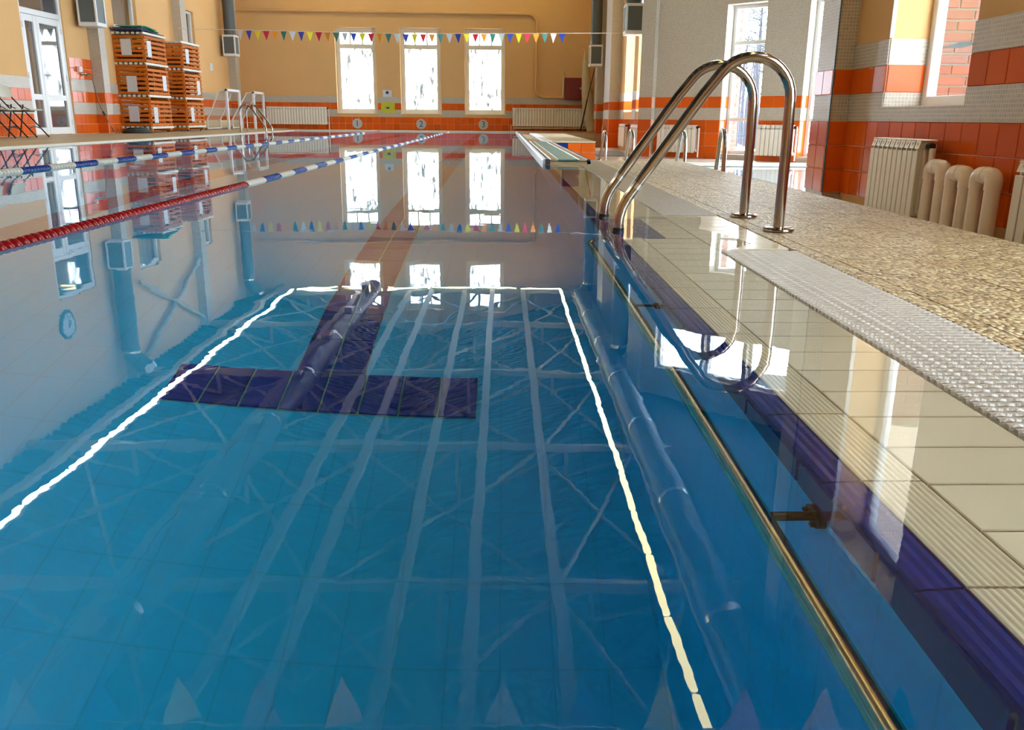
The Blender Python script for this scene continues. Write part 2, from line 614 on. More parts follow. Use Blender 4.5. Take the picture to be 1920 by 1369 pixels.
WIN = [0]
def window(p0, a, u0, u1, z0, z1, depth, fw=0.07, bars_z=(), bars_u=(), pane=None, frame=None, light=True):
    """frame with rails and panes set in an opening"""
    WIN[0] += 1
    root = bpy.data.objects.new('window_%d' % WIN[0], None)
    COL.objects.link(root)
    root.location = (p0[0], p0[1], 0); root.rotation_euler = (0, 0, a)
    struct(root)
    frame = frame or WHITE
    y0, y1 = depth, depth + 0.07
    f = MB()
    f.bbox(u0, u0 + fw, y0, y1, z0, z1); f.bbox(u1 - fw, u1, y0, y1, z0, z1)
    f.bbox(u0 + fw, u1 - fw, y0 + 0.002, y1 - 0.002, z0, z0 + fw); f.bbox(u0 + fw, u1 - fw, y0 + 0.002, y1 - 0.002, z1 - fw, z1)
    f.build('frame', frame, root)
    zs = [z0 + fw] + [b for b in bars_z] + [z1 - fw]
    for b in bars_z:
        MB().bbox(u0 + fw, u1 - fw, y0 + 0.005, y1 - 0.005, b - fw * 0.5, b + fw * 0.5).build('transom', frame, root)
    us = [u0 + fw] + list(bars_u) + [u1 - fw]
    for i in range(len(zs) - 1):
        za = zs[i] + (fw * 0.5 if i else 0); zb = zs[i + 1] - (fw * 0.5 if i < len(zs) - 2 else 0)
        if bars_u and i == len(zs) - 2:
            for b in bars_u:
                MB().box(b - 0.02, b + 0.02, y0 + 0.01, y1 - 0.01, za, zb).build('glazing_bar', frame, root)
            for k in range(len(us) - 1):
                MB().box(us[k], us[k + 1], y0 + 0.03, y0 + 0.036, za, zb).build('pane', PANE, root)
        else:
            MB().box(u0 + fw, u1 - fw, y0 + 0.03, y0 + 0.036, za, zb).build('pane', pane or PANE, root)
    if light:
        portal(p0, a, u0 - 0.02, u1 + 0.02, z0 - 0.02, z1 + 0.02, depth + 0.12)
    return root
# ================================================================ the room shell
H90 = R(90)
# far wall
FW = (-7.6, 26.3)
f_open = []
for xa, xb in ((-4.83, -3.66), (-2.97, -1.80), (-1.11, 0.06)):
    f_open += [(xa + 7.6, xb + 7.6, 0.50, 2.85), (xa + 7.6, xb + 7.6, 3.85, 5.35)]
wall_far = wall('wall_far', FW, 0, 10.35, -0.3, 6.6, 0.34, f_open)
bands(wall_far, 0, 10.35, 0.03, f_open)
for o in f_open:
    w_, ua, ub = o[1] - o[0], o[0], o[1]
    window(FW, 0, ua, ub, o[2], o[3], 0.14, 0.125, frame=CREAM, bars_z=(o[3] - 0.50,), bars_u=(ua + w_ * 0.36, ua + w_ * 0.66), pane=FROSTPANE)
    if o[2] < 1:
        MB().bbox(ua - 0.02, ub + 0.02, -0.03, 0.14, 0.485, 0.505).build('window_sill', CREAM, wall_far)
# left wall
LW = (-7.6, -3.0)
l_open = [(17.59, 18.98, 0.06, 2.68), (21.05, 22.2, 2.05, 2.74), (24.85, 25.7, 2.03, 2.82)]
wall_left = wall('wall_left', LW, H90, 29.3, -0.3, 4.9, 0.35, l_open)
bands(wall_left, 15.6, 29.3, 0.06, l_open)
bands(wall_left, 0, 15.6, 0.06, (), individual=False)
MB().box(19.0, 19.86, -0.004, 0.002, 1.0, 1.36).build('grout_bed', GROUT, wall_left)
tiles(wall_left, 19.0, 19.86, 1.0, 1.36, 0.2, 0.18, y=-0.004)
MB().box(19.0, 19.86, -0.010, 0.002, 0.965, 1.0).build('mosaic_band', MOSAIC, wall_left)
# near wall behind the viewer
wall_near = wall('wall_near', (2.75, -3.0), PI, 10.35, -0.3, 6.6, 0.3)
# right wall beside the viewer; its rear windows are unseen, added for daylight
RW = (2.75, 7.1)
r_open = [(0.62, 1.78, 0.50, 2.9), (4.8, 6.2, 0.50, 2.9), (6.5, 7.9, 0.50, 2.9)]
r_high = [(1.80, 2.7, 3.85, 4.6), (4.8, 6.2, 3.75, 4.6), (6.5, 7.9, 3.75, 4.6)]
wall_right = wall('wall_right', RW, -H90, 10.1, -0.3, 4.9, 0.30, r_open + r_high)
for o in r_high:
    window(RW, -H90, o[0], o[1], o[2], o[3], 0.16, 0.07)
MB().box(0.62, 1.78, -0.010, 0.002, ZB[0], 0.49).build('mosaic_band', MOSAIC, wall_right)
bands(wall_right, 0, 3.0, -0.16, r_open, rows=3)
bands(wall_right, 3.0, 10.1, -0.26, r_open, individual=False)
# the lit reveal of the first window carries the same dado
MB().box(1.76, 1.782, 0.0, 0.27, 0.5, 0.6).build('mosaic_band', MOSAIC, wall_right)
MB().box(0.618, 0.628, 0.0, 0.27, 0.5, 0.6).build('mosaic_band', MOSAIC, wall_right)
MB().box(0.618, 0.628, 0.0, 0.27, 0.79, 0.965).build('mosaic_band', MOSAIC, wall_right)
MB().box(0.618, 0.624, 0.0, 0.27, 0.6, 0.79).build('grout_bed', GROUT, wall_right)
tiles(wall_right, 0.0, 0.27, 0.6, 0.79, 0.2, 0.19, face=(0.624, 0.0, H90))
MB().bbox(0.6, 1.8, -0.012, 0.30, 0.485, 0.502).build('window_sill', MOSAIC, wall_right)
MB().bbox(0.612, 0.622, -0.012, 0.02, 0.97, 2.9, 0.003).build('corner_bead', WHITE, wall_right)
for i, o in enumerate(r_open):
    window(RW, -H90, o[0], o[1], o[2], o[3], 0.27 if i == 0 else 0.16, 0.075, bars_z=() if i == 0 else (2.3,))
# pier that ends the right wall
pier = struct(MB().box(2.60, 3.10, 7.1, 7.5, -0.3, 4.9).build('trim_1', MOSAIC))
for za, zb, n in ((-0.16, ZB[0], 3), (ZB[1], ZB[2], 1)):
    MB().box(2.594, 2.75, 7.094, 7.5, za, zb).build('grout_bed', GROUT, pier)
    tiles(pier, 0.006, 0.15, za, zb, 0.2, (zb - za) / n, face=(2.594, 7.094, 0))
    tiles(pier, 0.0, 0.40, za, zb, 0.2, (zb - za) / n, face=(2.594, 7.5, -H90))
MB().bbox(2.588, 2.598, 7.086, 7.1, -0.16, 4.9, 0.003).build('corner_bead', SLATE, pier)
# right wall of the far part of the hall
QW = (2.75, 26.3)
q_open = [(5.9, 7.2, 0.55, 3.4), (7.75, 9.0, 0.55, 3.4)]
wall_right2 = wall('wall_right_far', QW, -H90, 9.7, -0.3, 4.9, 0.34, q_open)
bands(wall_right2, 0, 9.7, -0.16, q_open, rows=3)
for o in q_open:
    window(QW, -H90, o[0], o[1], o[2], o[3], 0.28, 0.07)
    for za, zb, mm in ((0.55, 0.6, MOSAIC), (0.6, 0.79, ORANGE), (0.79, 0.965, MOSAIC)):
        MB().box(o[0] - 0.004, o[0] + 0.006, 0.0, 0.28, za, zb).build('reveal_tiles', mm, wall_right2)
# bay with the small pool
BW = (2.6, 16.6)
BA = R(-44.03)
b_open = [(1.615, 2.345, -0.17, 2.26), (3.08, 3.85, -0.17, 2.26)]
b_high = [(0.55, 1.55, 3.4, 4.25), (1.62, 2.42, 3.4, 4.25), (2.5, 3.4, 3.4, 4.25)]
wall_bay = wall('wall_bay', BW, BA, 4.25, -0.3, 4.9, 0.32, b_open + b_high, m=MOSAIC)
for o in b_high:
    window(BW, BA, o[0], o[1], o[2], o[3], 0.12, 0.05)
for za, zb, n in ((-0.26, ZB[0], 3), (ZB[1], ZB[2], 1)):
    for a_, b_ in free_spans(0.26, 4.2, za, zb, b_open):
        MB().box(a_, b_, -0.004, 0.002, za, zb).build('grout_bed', GROUT, wall_bay)
        tiles(wall_bay, a_, b_, za, zb, 0.26, (zb - za) / n, y=-0.004)
for o in b_open:
    window(BW, BA, o[0], o[1], o[2], o[3], 0.22, 0.06, bars_z=(0.41, 1.66) if o[0] < 2 else (0.41,))
    for za, zb in ((-0.17, ZB[0]), (ZB[1], ZB[2])):
        MB().box(o[0] - 0.004, o[0] + 0.006, 0.0, 0.22, za, zb).build('reveal_tiles', ORANGE, wall_bay)
bp = struct(MB().box(-0.04, 0.25, -0.10, 0.05, -0.3, 4.9).build('trim_2', MOSAIC, None, (BW[0], BW[1], 0), BA))
for za, zb, n in ((-0.26, ZB[0], 3), (ZB[1], ZB[2], 1)):
    MB().box(-0.042, 0.252, -0.104, -0.02, za, zb).build('grout_bed', GROUT, bp)
    tiles(bp, -0.04, 0.25, za, zb, 0.2, (zb - za) / n, y=-0.104)
wall_bay_side = wall('wall_bay_side', (5.65, 13.75), -H90, 3.75, -0.3, 4.9, 0.3, ((0.9, 1.9, -0.1, 2.3), (2.2, 3.2, -0.1, 2.3)), m=MOSAIC)  # unseen side windows, added to light the pool and left wall
for u_ in (0.9, 2.2):
    window((5.65, 13.75), -H90, u_, u_ + 1.0, -0.1, 2.3, 0.15, bars_z=(0.41,))
wall_bay_slant = wall('wall_bay_slant', (5.65, 10.05), math.atan2(-2.5, -1.95), 3.17, -0.3, 4.9, 0.12, ((0.3, 1.5, -0.1, 3.0), (1.75, 2.9, -0.1, 3.0)), m=MOSAIC)  # slant windows out of view, likewise added for light
for u_ in (0.3, 1.75):
    window((5.65, 10.05), math.atan2(-2.5, -1.95), u_, u_ + (1.2 if u_ < 1 else 1.15), -0.1, 3.0, 0.03, bars_z=(2.3,))
wall_bay_end = wall('wall_bay_end', (3.72, 7.5), PI, 0.8, -0.3, 4.9, 0.3, m=MOSAIC)
# ceiling: ribbed decking on two slopes, steel chords, purlins and braces
def decking():
    mb = MB()
    for xa, za, xb, zb in ((-7.7, 4.74, -2.42, 6.2), (-2.42, 6.2, 2.76, 4.78)):
        vs = []; fs = []
        n = 0
        y = -3.2
        prof = []
        while y < 26.7:
            prof += [(y, 0.0), (y + 0.10, 0.0), (y + 0.13, 0.04), (y + 0.22, 0.04)]
            y += 0.25
        for (yy, dz) in prof:
            vs += [(xa, yy, za + dz), (xb, yy, zb + dz)]
        for i in range(len(prof) - 1):
            fs.append((2 * i, 2 * i + 1, 2 * i + 3, 2 * i + 2))
        mb.add(vs, fs)
    mb.box(-8.0, 3.1, -3.4, 26.8, 6.9, 7.0)
    mb.box(2.7, 6.2, 7.0, 17.5, 4.86, 5.0)
    return struct(mb.build('ceiling', CEIL))
ceiling = decking()
for yt in (4.5, 8.75, 13.0, 17.25, 21.5, 25.75):
    MB().box(-7.6, 2.75, yt - 0.05, yt + 0.05, 4.66, 4.78).build('truss_chord', ROOFSTEEL, ceiling)
    for k, xm in enumerate((-5.9, -4.15, -2.42, -0.7, 1.05)):
        zt = 4.75 + 1.42 * (1 - abs(xm + 2.42) / 5.2)
        MB().box(xm - 0.03, xm + 0.03, yt - 0.03, yt + 0.03, 4.78, zt).build('truss_post', ROOFSTEEL, ceiling)
    for xa, xb in ((-7.5, -5.9), (-5.9, -4.15), (-4.15, -2.42), (0.0 + 2.65, 1.05), (1.05, -0.7), (-0.7, -2.42)):
        zb_ = 4.72 + 1.40 * (1 - abs(xb + 2.42) / 5.2)
        MB().tube([(xa, yt, 4.74), (xb, yt, zb_)], 0.03, 6).build('truss_diagonal', ROOFSTEEL, ceiling)
for xp in (-6.75, -4.3, -2.78, -2.12, -1.1, -0.3, 0.63, 2.15):
    MB().box(xp - 0.07, xp + 0.07, -3.0, 26.3, 4.60, 4.68).build('purlin', ROOFSTEEL, ceiling)
for ya, yb in ((4.5, 8.75), (8.75, 13.0), (13.0, 17.25), (17.25, 21.5), (21.5, 25.75)):
    for xa, xb in ((-6.75, -4.3), (-4.3, -2.12), (-2.12, 0.63), (0.63, 2.15)):
        MB().tube([(xa, ya, 4.80), (xb, yb, 4.80)], 0.028, 6).build('brace', ROOFSTEEL, ceiling)
        MB().tube([(xb, ya, 4.84), (xa, yb, 4.84)], 0.028, 6).build('brace', ROOFSTEEL, ceiling)
# wall bracing seen between the left columns
MB().box(20.3, 24.6, -0.05, -0.01, 0, 0.001)
for (ua, za, ub, zb) in ((20.7, 2.95, 24.7, 4.62), (20.7, 4.5, 24.7, 2.85)):
    MB().tube([(ua, -0.10, za), (ub, -0.10, zb)], 0.05, 8).build('wall_brace', ROOFSTEEL, wall_left)
# columns
def column(n, x0, x1, y0, y1, side, base):
    c = struct(MB().box(x0, x1, y0, y1, -0.3, 4.75).build('trim_%d' % n, MOSAIC))
    for za, zb, k in ((base, ZB[0], 2), (ZB[1], ZB[2], 1)):
        MB().box(x0 - 0.004, x1 + 0.004, y0 - 0.004, y1, za, zb).build('grout_bed', GROUT, c)
        tiles(c, 0, x1 - x0, za, zb, 0.2, (zb - za) / k, face=(x0, y0 - 0.004, 0))
        if side > 0:
            tiles(c, 0, y1 - y0, za, zb, 0.2, (zb - za) / k, face=(x1 + 0.004, y0, H90))
        else:
            tiles(c, 0, y1 - y0, za, zb, 0.2, (zb - za) / k, face=(x0 - 0.004, y1, -H90))
    return c
column(3, -7.6, -7.4, 16.86, 17.12, 1, 0.06)
column(4, -7.6, -7.4, 21.25, 21.60, 1, 0.06)
column(5, -7.6, -7.4, 25.25, 25.60, 1, 0.06)
column(6, 2.50, 2.75, 21.2, 22.3, -1, -0.26)
column(7, 2.55, 2.75, 24.6, 25.2, -1, -0.26)

# ================================================================ the pool basin
PX0, PX1, PY0, PY1, PD = -5.95, 0.375, 0.3, 25.5, -1.5
pool_floor = struct(MB().box(PX0, PX1, PY0, PY1, PD - 0.1, PD).build('floor', CYAN))
struct(MB().box(PX0 - 0.2, PX0, PY0 - 0.2, PY1 + 0.2, PD - 0.1, -0.02).build('wall_pool_left', CYAN))
pw_right = struct(MB().box(PX1, PX1 + 0.05, PY0 - 0.2, PY1 + 0.2, PD - 0.1, -0.035).build('wall_pool_right', CYAN))
struct(MB().box(PX0 - 0.2, PX1 + 0.2, PY1, PY1 + 0.2, PD - 0.1, -0.02).build('wall_pool_far', CYAN))
struct(MB().box(PX0 - 0.2, PX1 + 0.2, PY0 - 0.2, PY0, PD - 0.1, -0.01).build('wall_pool_near', CYAN))
# lane markings: rows of single navy tiles
TM = {}
def flat_tile(w, l, m, t=0.006):
    k = (round(w, 4), round(l, 4), m.name, t)
    if k not in TM:
        b = min(0.0015, t * 0.3)
        mb = MB()
        mb.add([(0, 0, 0), (w, 0, 0), (w, l, 0), (0, l, 0), (b, b, t), (w - b, b, t), (w - b, l - b, t), (b, l - b, t)],
               [(4, 5, 6, 7), (0, 1, 5, 4), (1, 2, 6, 5), (2, 3, 7, 6), (3, 0, 4, 7)])
        me = mb.mesh('tile'); me.materials.append(m)
        TM[k] = me
    return TM[k]
def lane_marking(xc, single=True):
    MB().box(xc - 0.51, xc + 0.51, 2.62, 2.86, PD, PD + 0.003).build('marking_bed', NAVYGROUT, pool_floor)
    MB().box(xc - 0.12, xc + 0.12, 2.86, 22.9, PD, PD + 0.003).build('marking_bed', NAVYGROUT, pool_floor)
    g = 0.0025
    me = flat_tile(0.1275 - 2 * g, 0.24 - 2 * g, NAVYF)
    for i in range(8):
        link('tile', me, pool_floor, (xc - 0.51 + i * 0.1275 + g, 2.62 + g, PD + 0.002))
    me = flat_tile(0.12 - 2 * g, 0.25 - 2 * g, NAVYF)
    n = 80
    for i in range(n):
        for k in range(2):
            if i < 48 and single:
                link('tile', me, pool_floor, (xc - 0.12 + k * 0.12 + g, 2.86 + i * 0.25 + g, PD + 0.002))
    rest = MB()
    for i in range(48 if single else 0, n):
        for k in range(2):
            rest.box(xc - 0.12 + k * 0.12 + g, xc + k * 0.12 - g, 2.86 + i * 0.25 + g, 3.11 + i * 0.25 - g, PD, PD + 0.008)
    o = rest.build('marking_tiles', NAVYF, pool_floor)
    o['kind'] = 'stuff'
lane_marking(-0.59)
lane_marking(-2.53, False)
lane_marking(-4.5, False)
# navy band under the rim, tile by tile
MB().box(PX1 - 0.002, PX1 + 0.004, PY0, 25.5, -0.092, -0.021).build('grout_bed', mat('dull_teal_grout', (0.05, 0.13, 0.13), 0.8), pw_right)
L_ = 0.236
me_band = tile_mesh(L_ - 0.003, 0.075, 0.003, NAVY)
for i in range(40):
    link('tile', me_band, pw_right, (PX1 - 0.002, 0.45 + (i + 1) * L_ - 0.7 * L_, -0.092), -H90)
MB().box(PX1 - 0.006, PX1, 0.45 + 41 * L_, 25.5, -0.092, -0.03).build('tile_band', NAVY, pw_right)
# flooded rim: navy nosing, ribbed beige tiles, flat beige tiles (each its own piece)
rim = struct(MB().box(0.385, 0.70, -1.0, 8.0, -0.08, -0.018).build('trim_8', BEIGEGROUT))
def nosing_mesh():
    mb = MB()
    prof = [(-0.002, -0.034), (-0.002, -0.0185), (0.003, -0.0135), (0.011, -0.0115)]
    top = [(0.012 + 0.006 * k, -0.0115 + 0.0008 * k - (0.0012 if k % 2 else 0)) for k in range(1, 6)] + [(0.044, -0.0070)]
    pts = prof + top + [(0.044, -0.034)]
    mb.prism(pts, 'y', 0.0, L_ - 0.004)
    me = mb.mesh('nosing_tile'); me.materials.append(NAVY)
    return me
def ribbed_mesh():
    mb = MB()
    pts = [(0.0, -0.03)]
    n = 9
    for k in range(n):
        x = 0.07 * k / n
        pts += [(x, -0.0075), (x + 0.0035, -0.0058), (x + 0.0055, -0.0058)]
    pts += [(0.0695, -0.0075), (0.0695, -0.03)]
    mb.prism(pts, 'y', 0.0, L_ - 0.004)
    me = mb.mesh('ribbed_tile'); me.materials.append(BEIGE)
    return me
nm, rm = nosing_mesh(), ribbed_mesh()
for i in range(-4, 32):
    y = 0.45 + i * L_
    if y + L_ > 8.0: continue
    link('nosing_tile', nm, rim, (0.375, y + 0.002, 0))
    if not (3.0 < y + 0.1 < 3.62):
        link('ribbed_tile', rm, rim, (0.421, y + 0.002, 0))
def sloped(x0, x1, l, z0, z1, m, name):
    mb = MB()
    b = 0.002
    mb.add([(x0, 0, -0.03), (x1, 0, -0.03), (x1, l, -0.03), (x0, l, -0.03), (x0, 0, z0 - b), (x1, 0, z1 - b), (x1, l, z1 - b), (x0, l, z0 - b),
            (x0 + b, b, z0), (x1 - b, b, z1), (x1 - b, l - b, z1), (x0 + b, l - b, z0)],
           [(0, 1, 5, 4), (1, 2, 6, 5), (2, 3, 7, 6), (3, 0, 4, 7), (4, 5, 9, 8), (5, 6, 10, 9), (6, 7, 11, 10), (7, 4, 8, 11), (8, 9, 10, 11)])
    me = mb.mesh(name); me.materials.append(m)
    return me
P2 = 0.1165
fm = sloped(0.493, 0.686, P2 - 0.003, -0.0060, -0.0026, BEIGE, 'rim_tile')
fm2 = sloped(0.69, 0.93, P2 - 0.003, -0.0024, 0.0010, BEIGE, 'rim_tile')
y = -0.6
k = 0
while y < 7.95:
    if y < 3.0 or y > 3.62:
        link('rim_tile', fm, rim, (0, y, 0))
    if 2.72 < y < 3.72:
        link('rim_tile', fm2, rim, (0, y, 0))
    y += P2
# blue tiles marking the ladder place
bm1 = sloped(0.421, 0.494, 0.117, -0.0065, -0.0060, NAVY, 'ladder_tile')
bm2 = sloped(0.497, 0.573, 0.117, -0.0060, -0.0050, NAVY, 'ladder_tile')
bm3 = sloped(0.576, 0.686, 0.117, -0.0050, -0.0026, BEIGE, 'rim_tile')
for i in range(5):
    for mm, nn in ((bm1, 'ladder_tile'), (bm2, 'ladder_tile'), (bm3, 'rim_tile')):
        link(nn, mm, rim, (0, 3.02 + i * 0.12, 0))
# overflow grating beside the rim: single bars near, joined beyond
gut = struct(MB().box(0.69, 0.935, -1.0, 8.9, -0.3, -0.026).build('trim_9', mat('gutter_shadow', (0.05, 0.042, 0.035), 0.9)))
def bar_geo(mb, y, wav=True):
    n = 16 if wav else 1
    x0, x1 = 0.692, 0.932
    secs = []
    for i in range(n + 1):
        x = x0 + (x1 - x0) * i / n
        dz = 0.0008 * math.sin(i * PI) if not wav else (0.0009 if i % 2 else -0.0004)
        secs.append((x, dz))
    pr = [(-0.0052, -0.022), (-0.0056, 0.0010), (-0.0032, 0.0042), (0.0032, 0.0042), (0.0056, 0.0010), (0.0052, -0.022)]
    vs = []; fs = []
    for x, dz in secs:
        for (py_, pz_) in pr:
            vs.append((x, y + py_, pz_ + (dz if pz_ > -0.01 else 0)))
    m = len(pr)
    for i in range(len(secs) - 1):
        for j in range(m - 1):
            fs.append((i * m + j, i * m + j + 1, (i + 1) * m + j + 1, (i + 1) * m + j))
    mb.add(vs, fs, False)
    mb.add(vs[:m], [tuple(range(m))]); mb.add(vs[-m:], [tuple(reversed(range(m)))])
b_ = MB(); bar_geo(b_, 0.0)
bar_me = b_.mesh('grating_bar'); bar_me.materials.append(GRATE)
y = 0.72
while y < 2.70:
    link('grating_bar', bar_me, gut, (0, y, 0))
    y += 0.0225
rest = MB()
y = 3.76
while y < 8.85:
    bar_geo(rest, y, False)
    y += 0.0225
y = -0.5
while y < 0.71:
    bar_geo(rest, y, False)
    y += 0.0225
o = rest.build('grating_bars', GRATE, gut); o['kind'] = 'stuff'
# raised pebbled deck between the pools: border strip and square tiles
deck = struct(MB().box(0.935, 1.78, -3.0, 8.9, -0.3, -0.006).build('floor_deck', mat('deck_grout', (0.26, 0.18, 0.09), 0.9)))
dm0 = flat_tile(0.0595, 0.2392, PEBBLE, 0.0075)
dm1 = flat_tile(0.2592, 0.2592, PEBBLE, 0.0075)
y = -0.3
while y < 8.6:
    link('deck_tile', dm0, deck, (0.937, y, -0.006)); y += 0.24
y = -0.3
while y < 8.62:
    for k in range(3):
        link('deck_tile', dm1, deck, (0.998 + k * 0.26, y, -0.006))
    y += 0.26
# low floor behind the deck, small pool
lf = MB()
lf.box(1.78, 3.2, -3.0, 7.6, -0.4, -0.26)
lf.box(0.375, 2.1, 8.9, 26.3, -0.4, -0.26)
lf.box(1.78, 2.1, 7.6, 8.9, -0.4, -0.26)
lf.box(2.1, 6.0, 13.3, 26.3, -0.4, -0.26)
lf.box(5.2, 6.0, 7.5, 13.3, -0.4, -0.26)
low_floor = struct(lf.build('floor_low', LOWFLOOR))
kp = MB()
kp.box(2.1, 5.2, 7.6, 13.3, -1.2, -1.1); kp.box(2.0, 2.1, 7.6, 13.3, -1.2, -0.3); kp.box(5.2, 5.3, 7.6, 13.3, -1.2, -0.28)
kp.box(2.1, 5.2, 7.5, 7.6, -1.2, -0.28); kp.box(2.1, 5.2, 13.3, 13.4, -1.2, -0.28)
struct(kp.build('floor_small_pool', mat('pale_teal_tile', (0.30, 0.50, 0.48), 0.3)))
MB().bbox(1.8, 5.6, 13.28, 13.75, -0.27, -0.235).build('coping', mat('white_coping', (0.78, 0.74, 0.66), 0.3), low_floor)
small_water = tag(MB().add([(2.1, 7.6, -0.275), (3.6, 7.6, -0.275), (5.2, 9.7, -0.275), (5.2, 13.3, -0.275), (2.1, 13.3, -0.275)], [(0, 1, 2, 3, 4)]).build('small_pool_water', KWATER),
                  'still clear water of the small side pool by the tall windows', 'water', kind='stuff')
# raised ledge further along the rim
led = struct(bpy.data.objects.new('trim_10', None)); COL.objects.link(led)
MB().box(0.43, 0.80, 8.0, 21.4, -0.3, 0.03).build('ledge_core', BEIGE, led)
MB().prism([(0.365, -0.06), (0.362, 0.03), (0.37, 0.046), (0.385, 0.046), (0.385, -0.06)], 'y', 8.0, 25.4).build('edge_strip', WHITE, led)
MB().bbox(0.385, 0.43, 8.0, 21.4, -0.06, 0.046, 0.004).build('slate_strip', SLATE, led)
for i in range(27):
    y = 8.0 + i * 0.24
    MB().bbox(0.43, 0.50, y, y + 0.236, 0.02, 0.046, 0.003).build('beige_tile', BEIGE, led)
    MB().bbox(0.50, 0.69, y, y + 0.236, 0.02, 0.045, 0.003).build('teal_panel', TEAL, led)
    MB().bbox(0.69, 0.76, y, y + 0.236, 0.02, 0.046, 0.003).build('beige_tile', BEIGE, led)
MB().bbox(0.76, 0.80, 8.0, 14.2, -0.02, 0.046, 0.004).build('slate_strip', SLATE, led)
# tiled platform beyond the ledge: front face of blue and orange tiles down to the low floor
plat = struct(MB().box(0.80, 1.47, 14.2, 21.4, -0.3, 0.035).build('trim_11', GROUT))
MB().bbox(0.78, 1.48, 14.18, 21.4, 0.03, 0.055, 0.004).build('platform_top', mat('sand_slab', (0.60, 0.50, 0.33), 0.3, var=0.1, vscale=4), plat)
MB().bbox(0.64, 0.80, 14.18, 21.4, 0.03, 0.058, 0.004).build('edge_grating', WHITE, plat)
tiles(plat, 0.02, 0.24, -0.26, 0.028, 0.22, 0.145, m=NAVY, face=(0.80, 14.196, 0))
tiles(plat, 0.24, 0.67, -0.26, 0.028, 0.215, 0.145, face=(0.80, 14.196, 0))
tiles(plat, 0.0, 7.2, -0.26, 0.028, 0.24, 0.145, face=(1.476, 14.2, H90))
# far raised deck on the right with its brown tiled step
fd = struct(MB().box(0.375, 2.45, 21.4, 25.5, -0.3, 0.05).build('floor_far_step', BROWNTILE))
for i in range(4):
    for j in range(3):
        MB().bbox(1.48 + i * 0.245, 1.715 + i * 0.245, 21.39, 21.41, -0.25 + j * 0.1, -0.157 + j * 0.1, 0.003).build('tile', mat('brown_glazed_tile', (0.24, 0.14, 0.045), 0.3, rnd=0.2), fd)
# left and far decks with cream edge
struct(MB().prism([(-7.6, -0.3), (-5.97, -0.3), (-5.97, 0.012), (-6.35, 0.055), (-7.6, 0.055)], 'y', -3.0, 26.3).build('floor_left', SANDDECK))
struct(MB().bbox(-5.99, -5.93, 0.3, 25.5, -0.12, 0.018, 0.006).build('trim_12', CREAM))
struct(MB().box(-5.99, 2.75, 25.54, 26.3, -0.3, 0.025).build('floor_far', SANDDECK))
struct(MB().bbox(-5.99, 0.5, 25.45, 25.56, -0.12, 0.030, 0.008).build('trim_13', CREAM))
struct(MB().box(-6.0, 0.70, -3.0, 0.3, -0.3, -0.004).build('floor_near', BEIGE))
# water sheet: floods the rim up to the grating
def water_sheet():
    ys = [0.3 + 0.2 * i for i in range(0, 39)] + [8.0]
    vs = []; fs = []
    for y in ys:
        e = 0.688 + 0.004 * math.sin(y * 7.3) + 0.003 * math.sin(y * 17.1)
        if 2.7 < y < 3.75:
            e = 0.80 + 0.05 * math.sin(y * 9)
        vs += [(PX0, y, 0.0), (e, y, 0.0)]
    for i in range(len(ys) - 1):
        fs.append((2 * i, 2 * i + 1, 2 * i + 3, 2 * i + 2))
    n = len(vs)
    vs += [(PX0, 8.0, 0), (0.366, 8.0, 0), (0.366, PY1, 0), (PX0, PY1, 0)]
    fs.append((n, n + 1, n + 2, n + 3))
    return MB().add(vs, fs).build('pool_water', WATER)
tag(water_sheet(), 'clear blue water filling the swimming pool and flooding its rim', 'water', kind='stuff')
# ================================================================ things
# ---- pool ladder rails (path in the x-z plane)
def rail_path():
    p = [(1.03, 0.0), (1.03, 0.12), (1.032, 0.30), (1.03, 0.44)]
    p += arc(0.888, 0.468, 0.142, 2, 142, 12)
    p += [(0.72, 0.485), (0.60, 0.313), (0.50, 0.17), (0.462, 0.115), (0.444, 0.08), (0.435, 0.045), (0.433, 0.0), (0.433, -0.008)]
    return p
def rail(name, label, loc, mirror=False, group=None, deep=0.0, zbase=0.0):
    t = thing(name, label, 'handrail', loc, 0, group)
    s = -1 if mirror else 1
    pts = [(s * (x - 1.03), 0, z) for x, z in rail_path()]
    if deep:
        pts += [(pts[-1][0], 0, -deep)]
    MB().tube(pts, 0.0195, 16).build('rail_tube', STEEL, t)
    MB().lathe([(0.058, 0.0), (0.058, 0.006), (0.050, 0.011), (0.024, 0.013)], (0, 0, 0), seg=28).build('base_flange', STEEL, t)
    xe = s * (0.433 - 1.03)
    if not deep:
        MB().lathe([(0.0215, 0.0), (0.0215, 0.012)], (xe, 0, -0.006), seg=20).build('collar', DARKSTEEL, t)
    xw = s * (0.492 - 1.03)
    MB().tube([(xw - s * 0.006, 0, 0.158 - 0.008), (xw + s * 0.006, 0, 0.158 + 0.009)], 0.0205, 16).build('joint_ring', CLAMP, t)
    return t
rail('pool_handrail', 'nearer polished steel handrail of the big ladder at the pool edge', (1.03, 3.22, 0.006))
rail('pool_handrail', 'farther polished steel handrail of the big ladder at the pool edge', (1.03, 3.70, 0.006))
rail('pool_handrail', 'nearer steel handrail of the ladder on the far left pool side', (-6.2, 21.2, 0.038), True, deep=0.3)
rail('pool_handrail', 'farther steel handrail of the ladder on the far left pool side', (-6.2, 21.75, 0.038), True, deep=0.3)
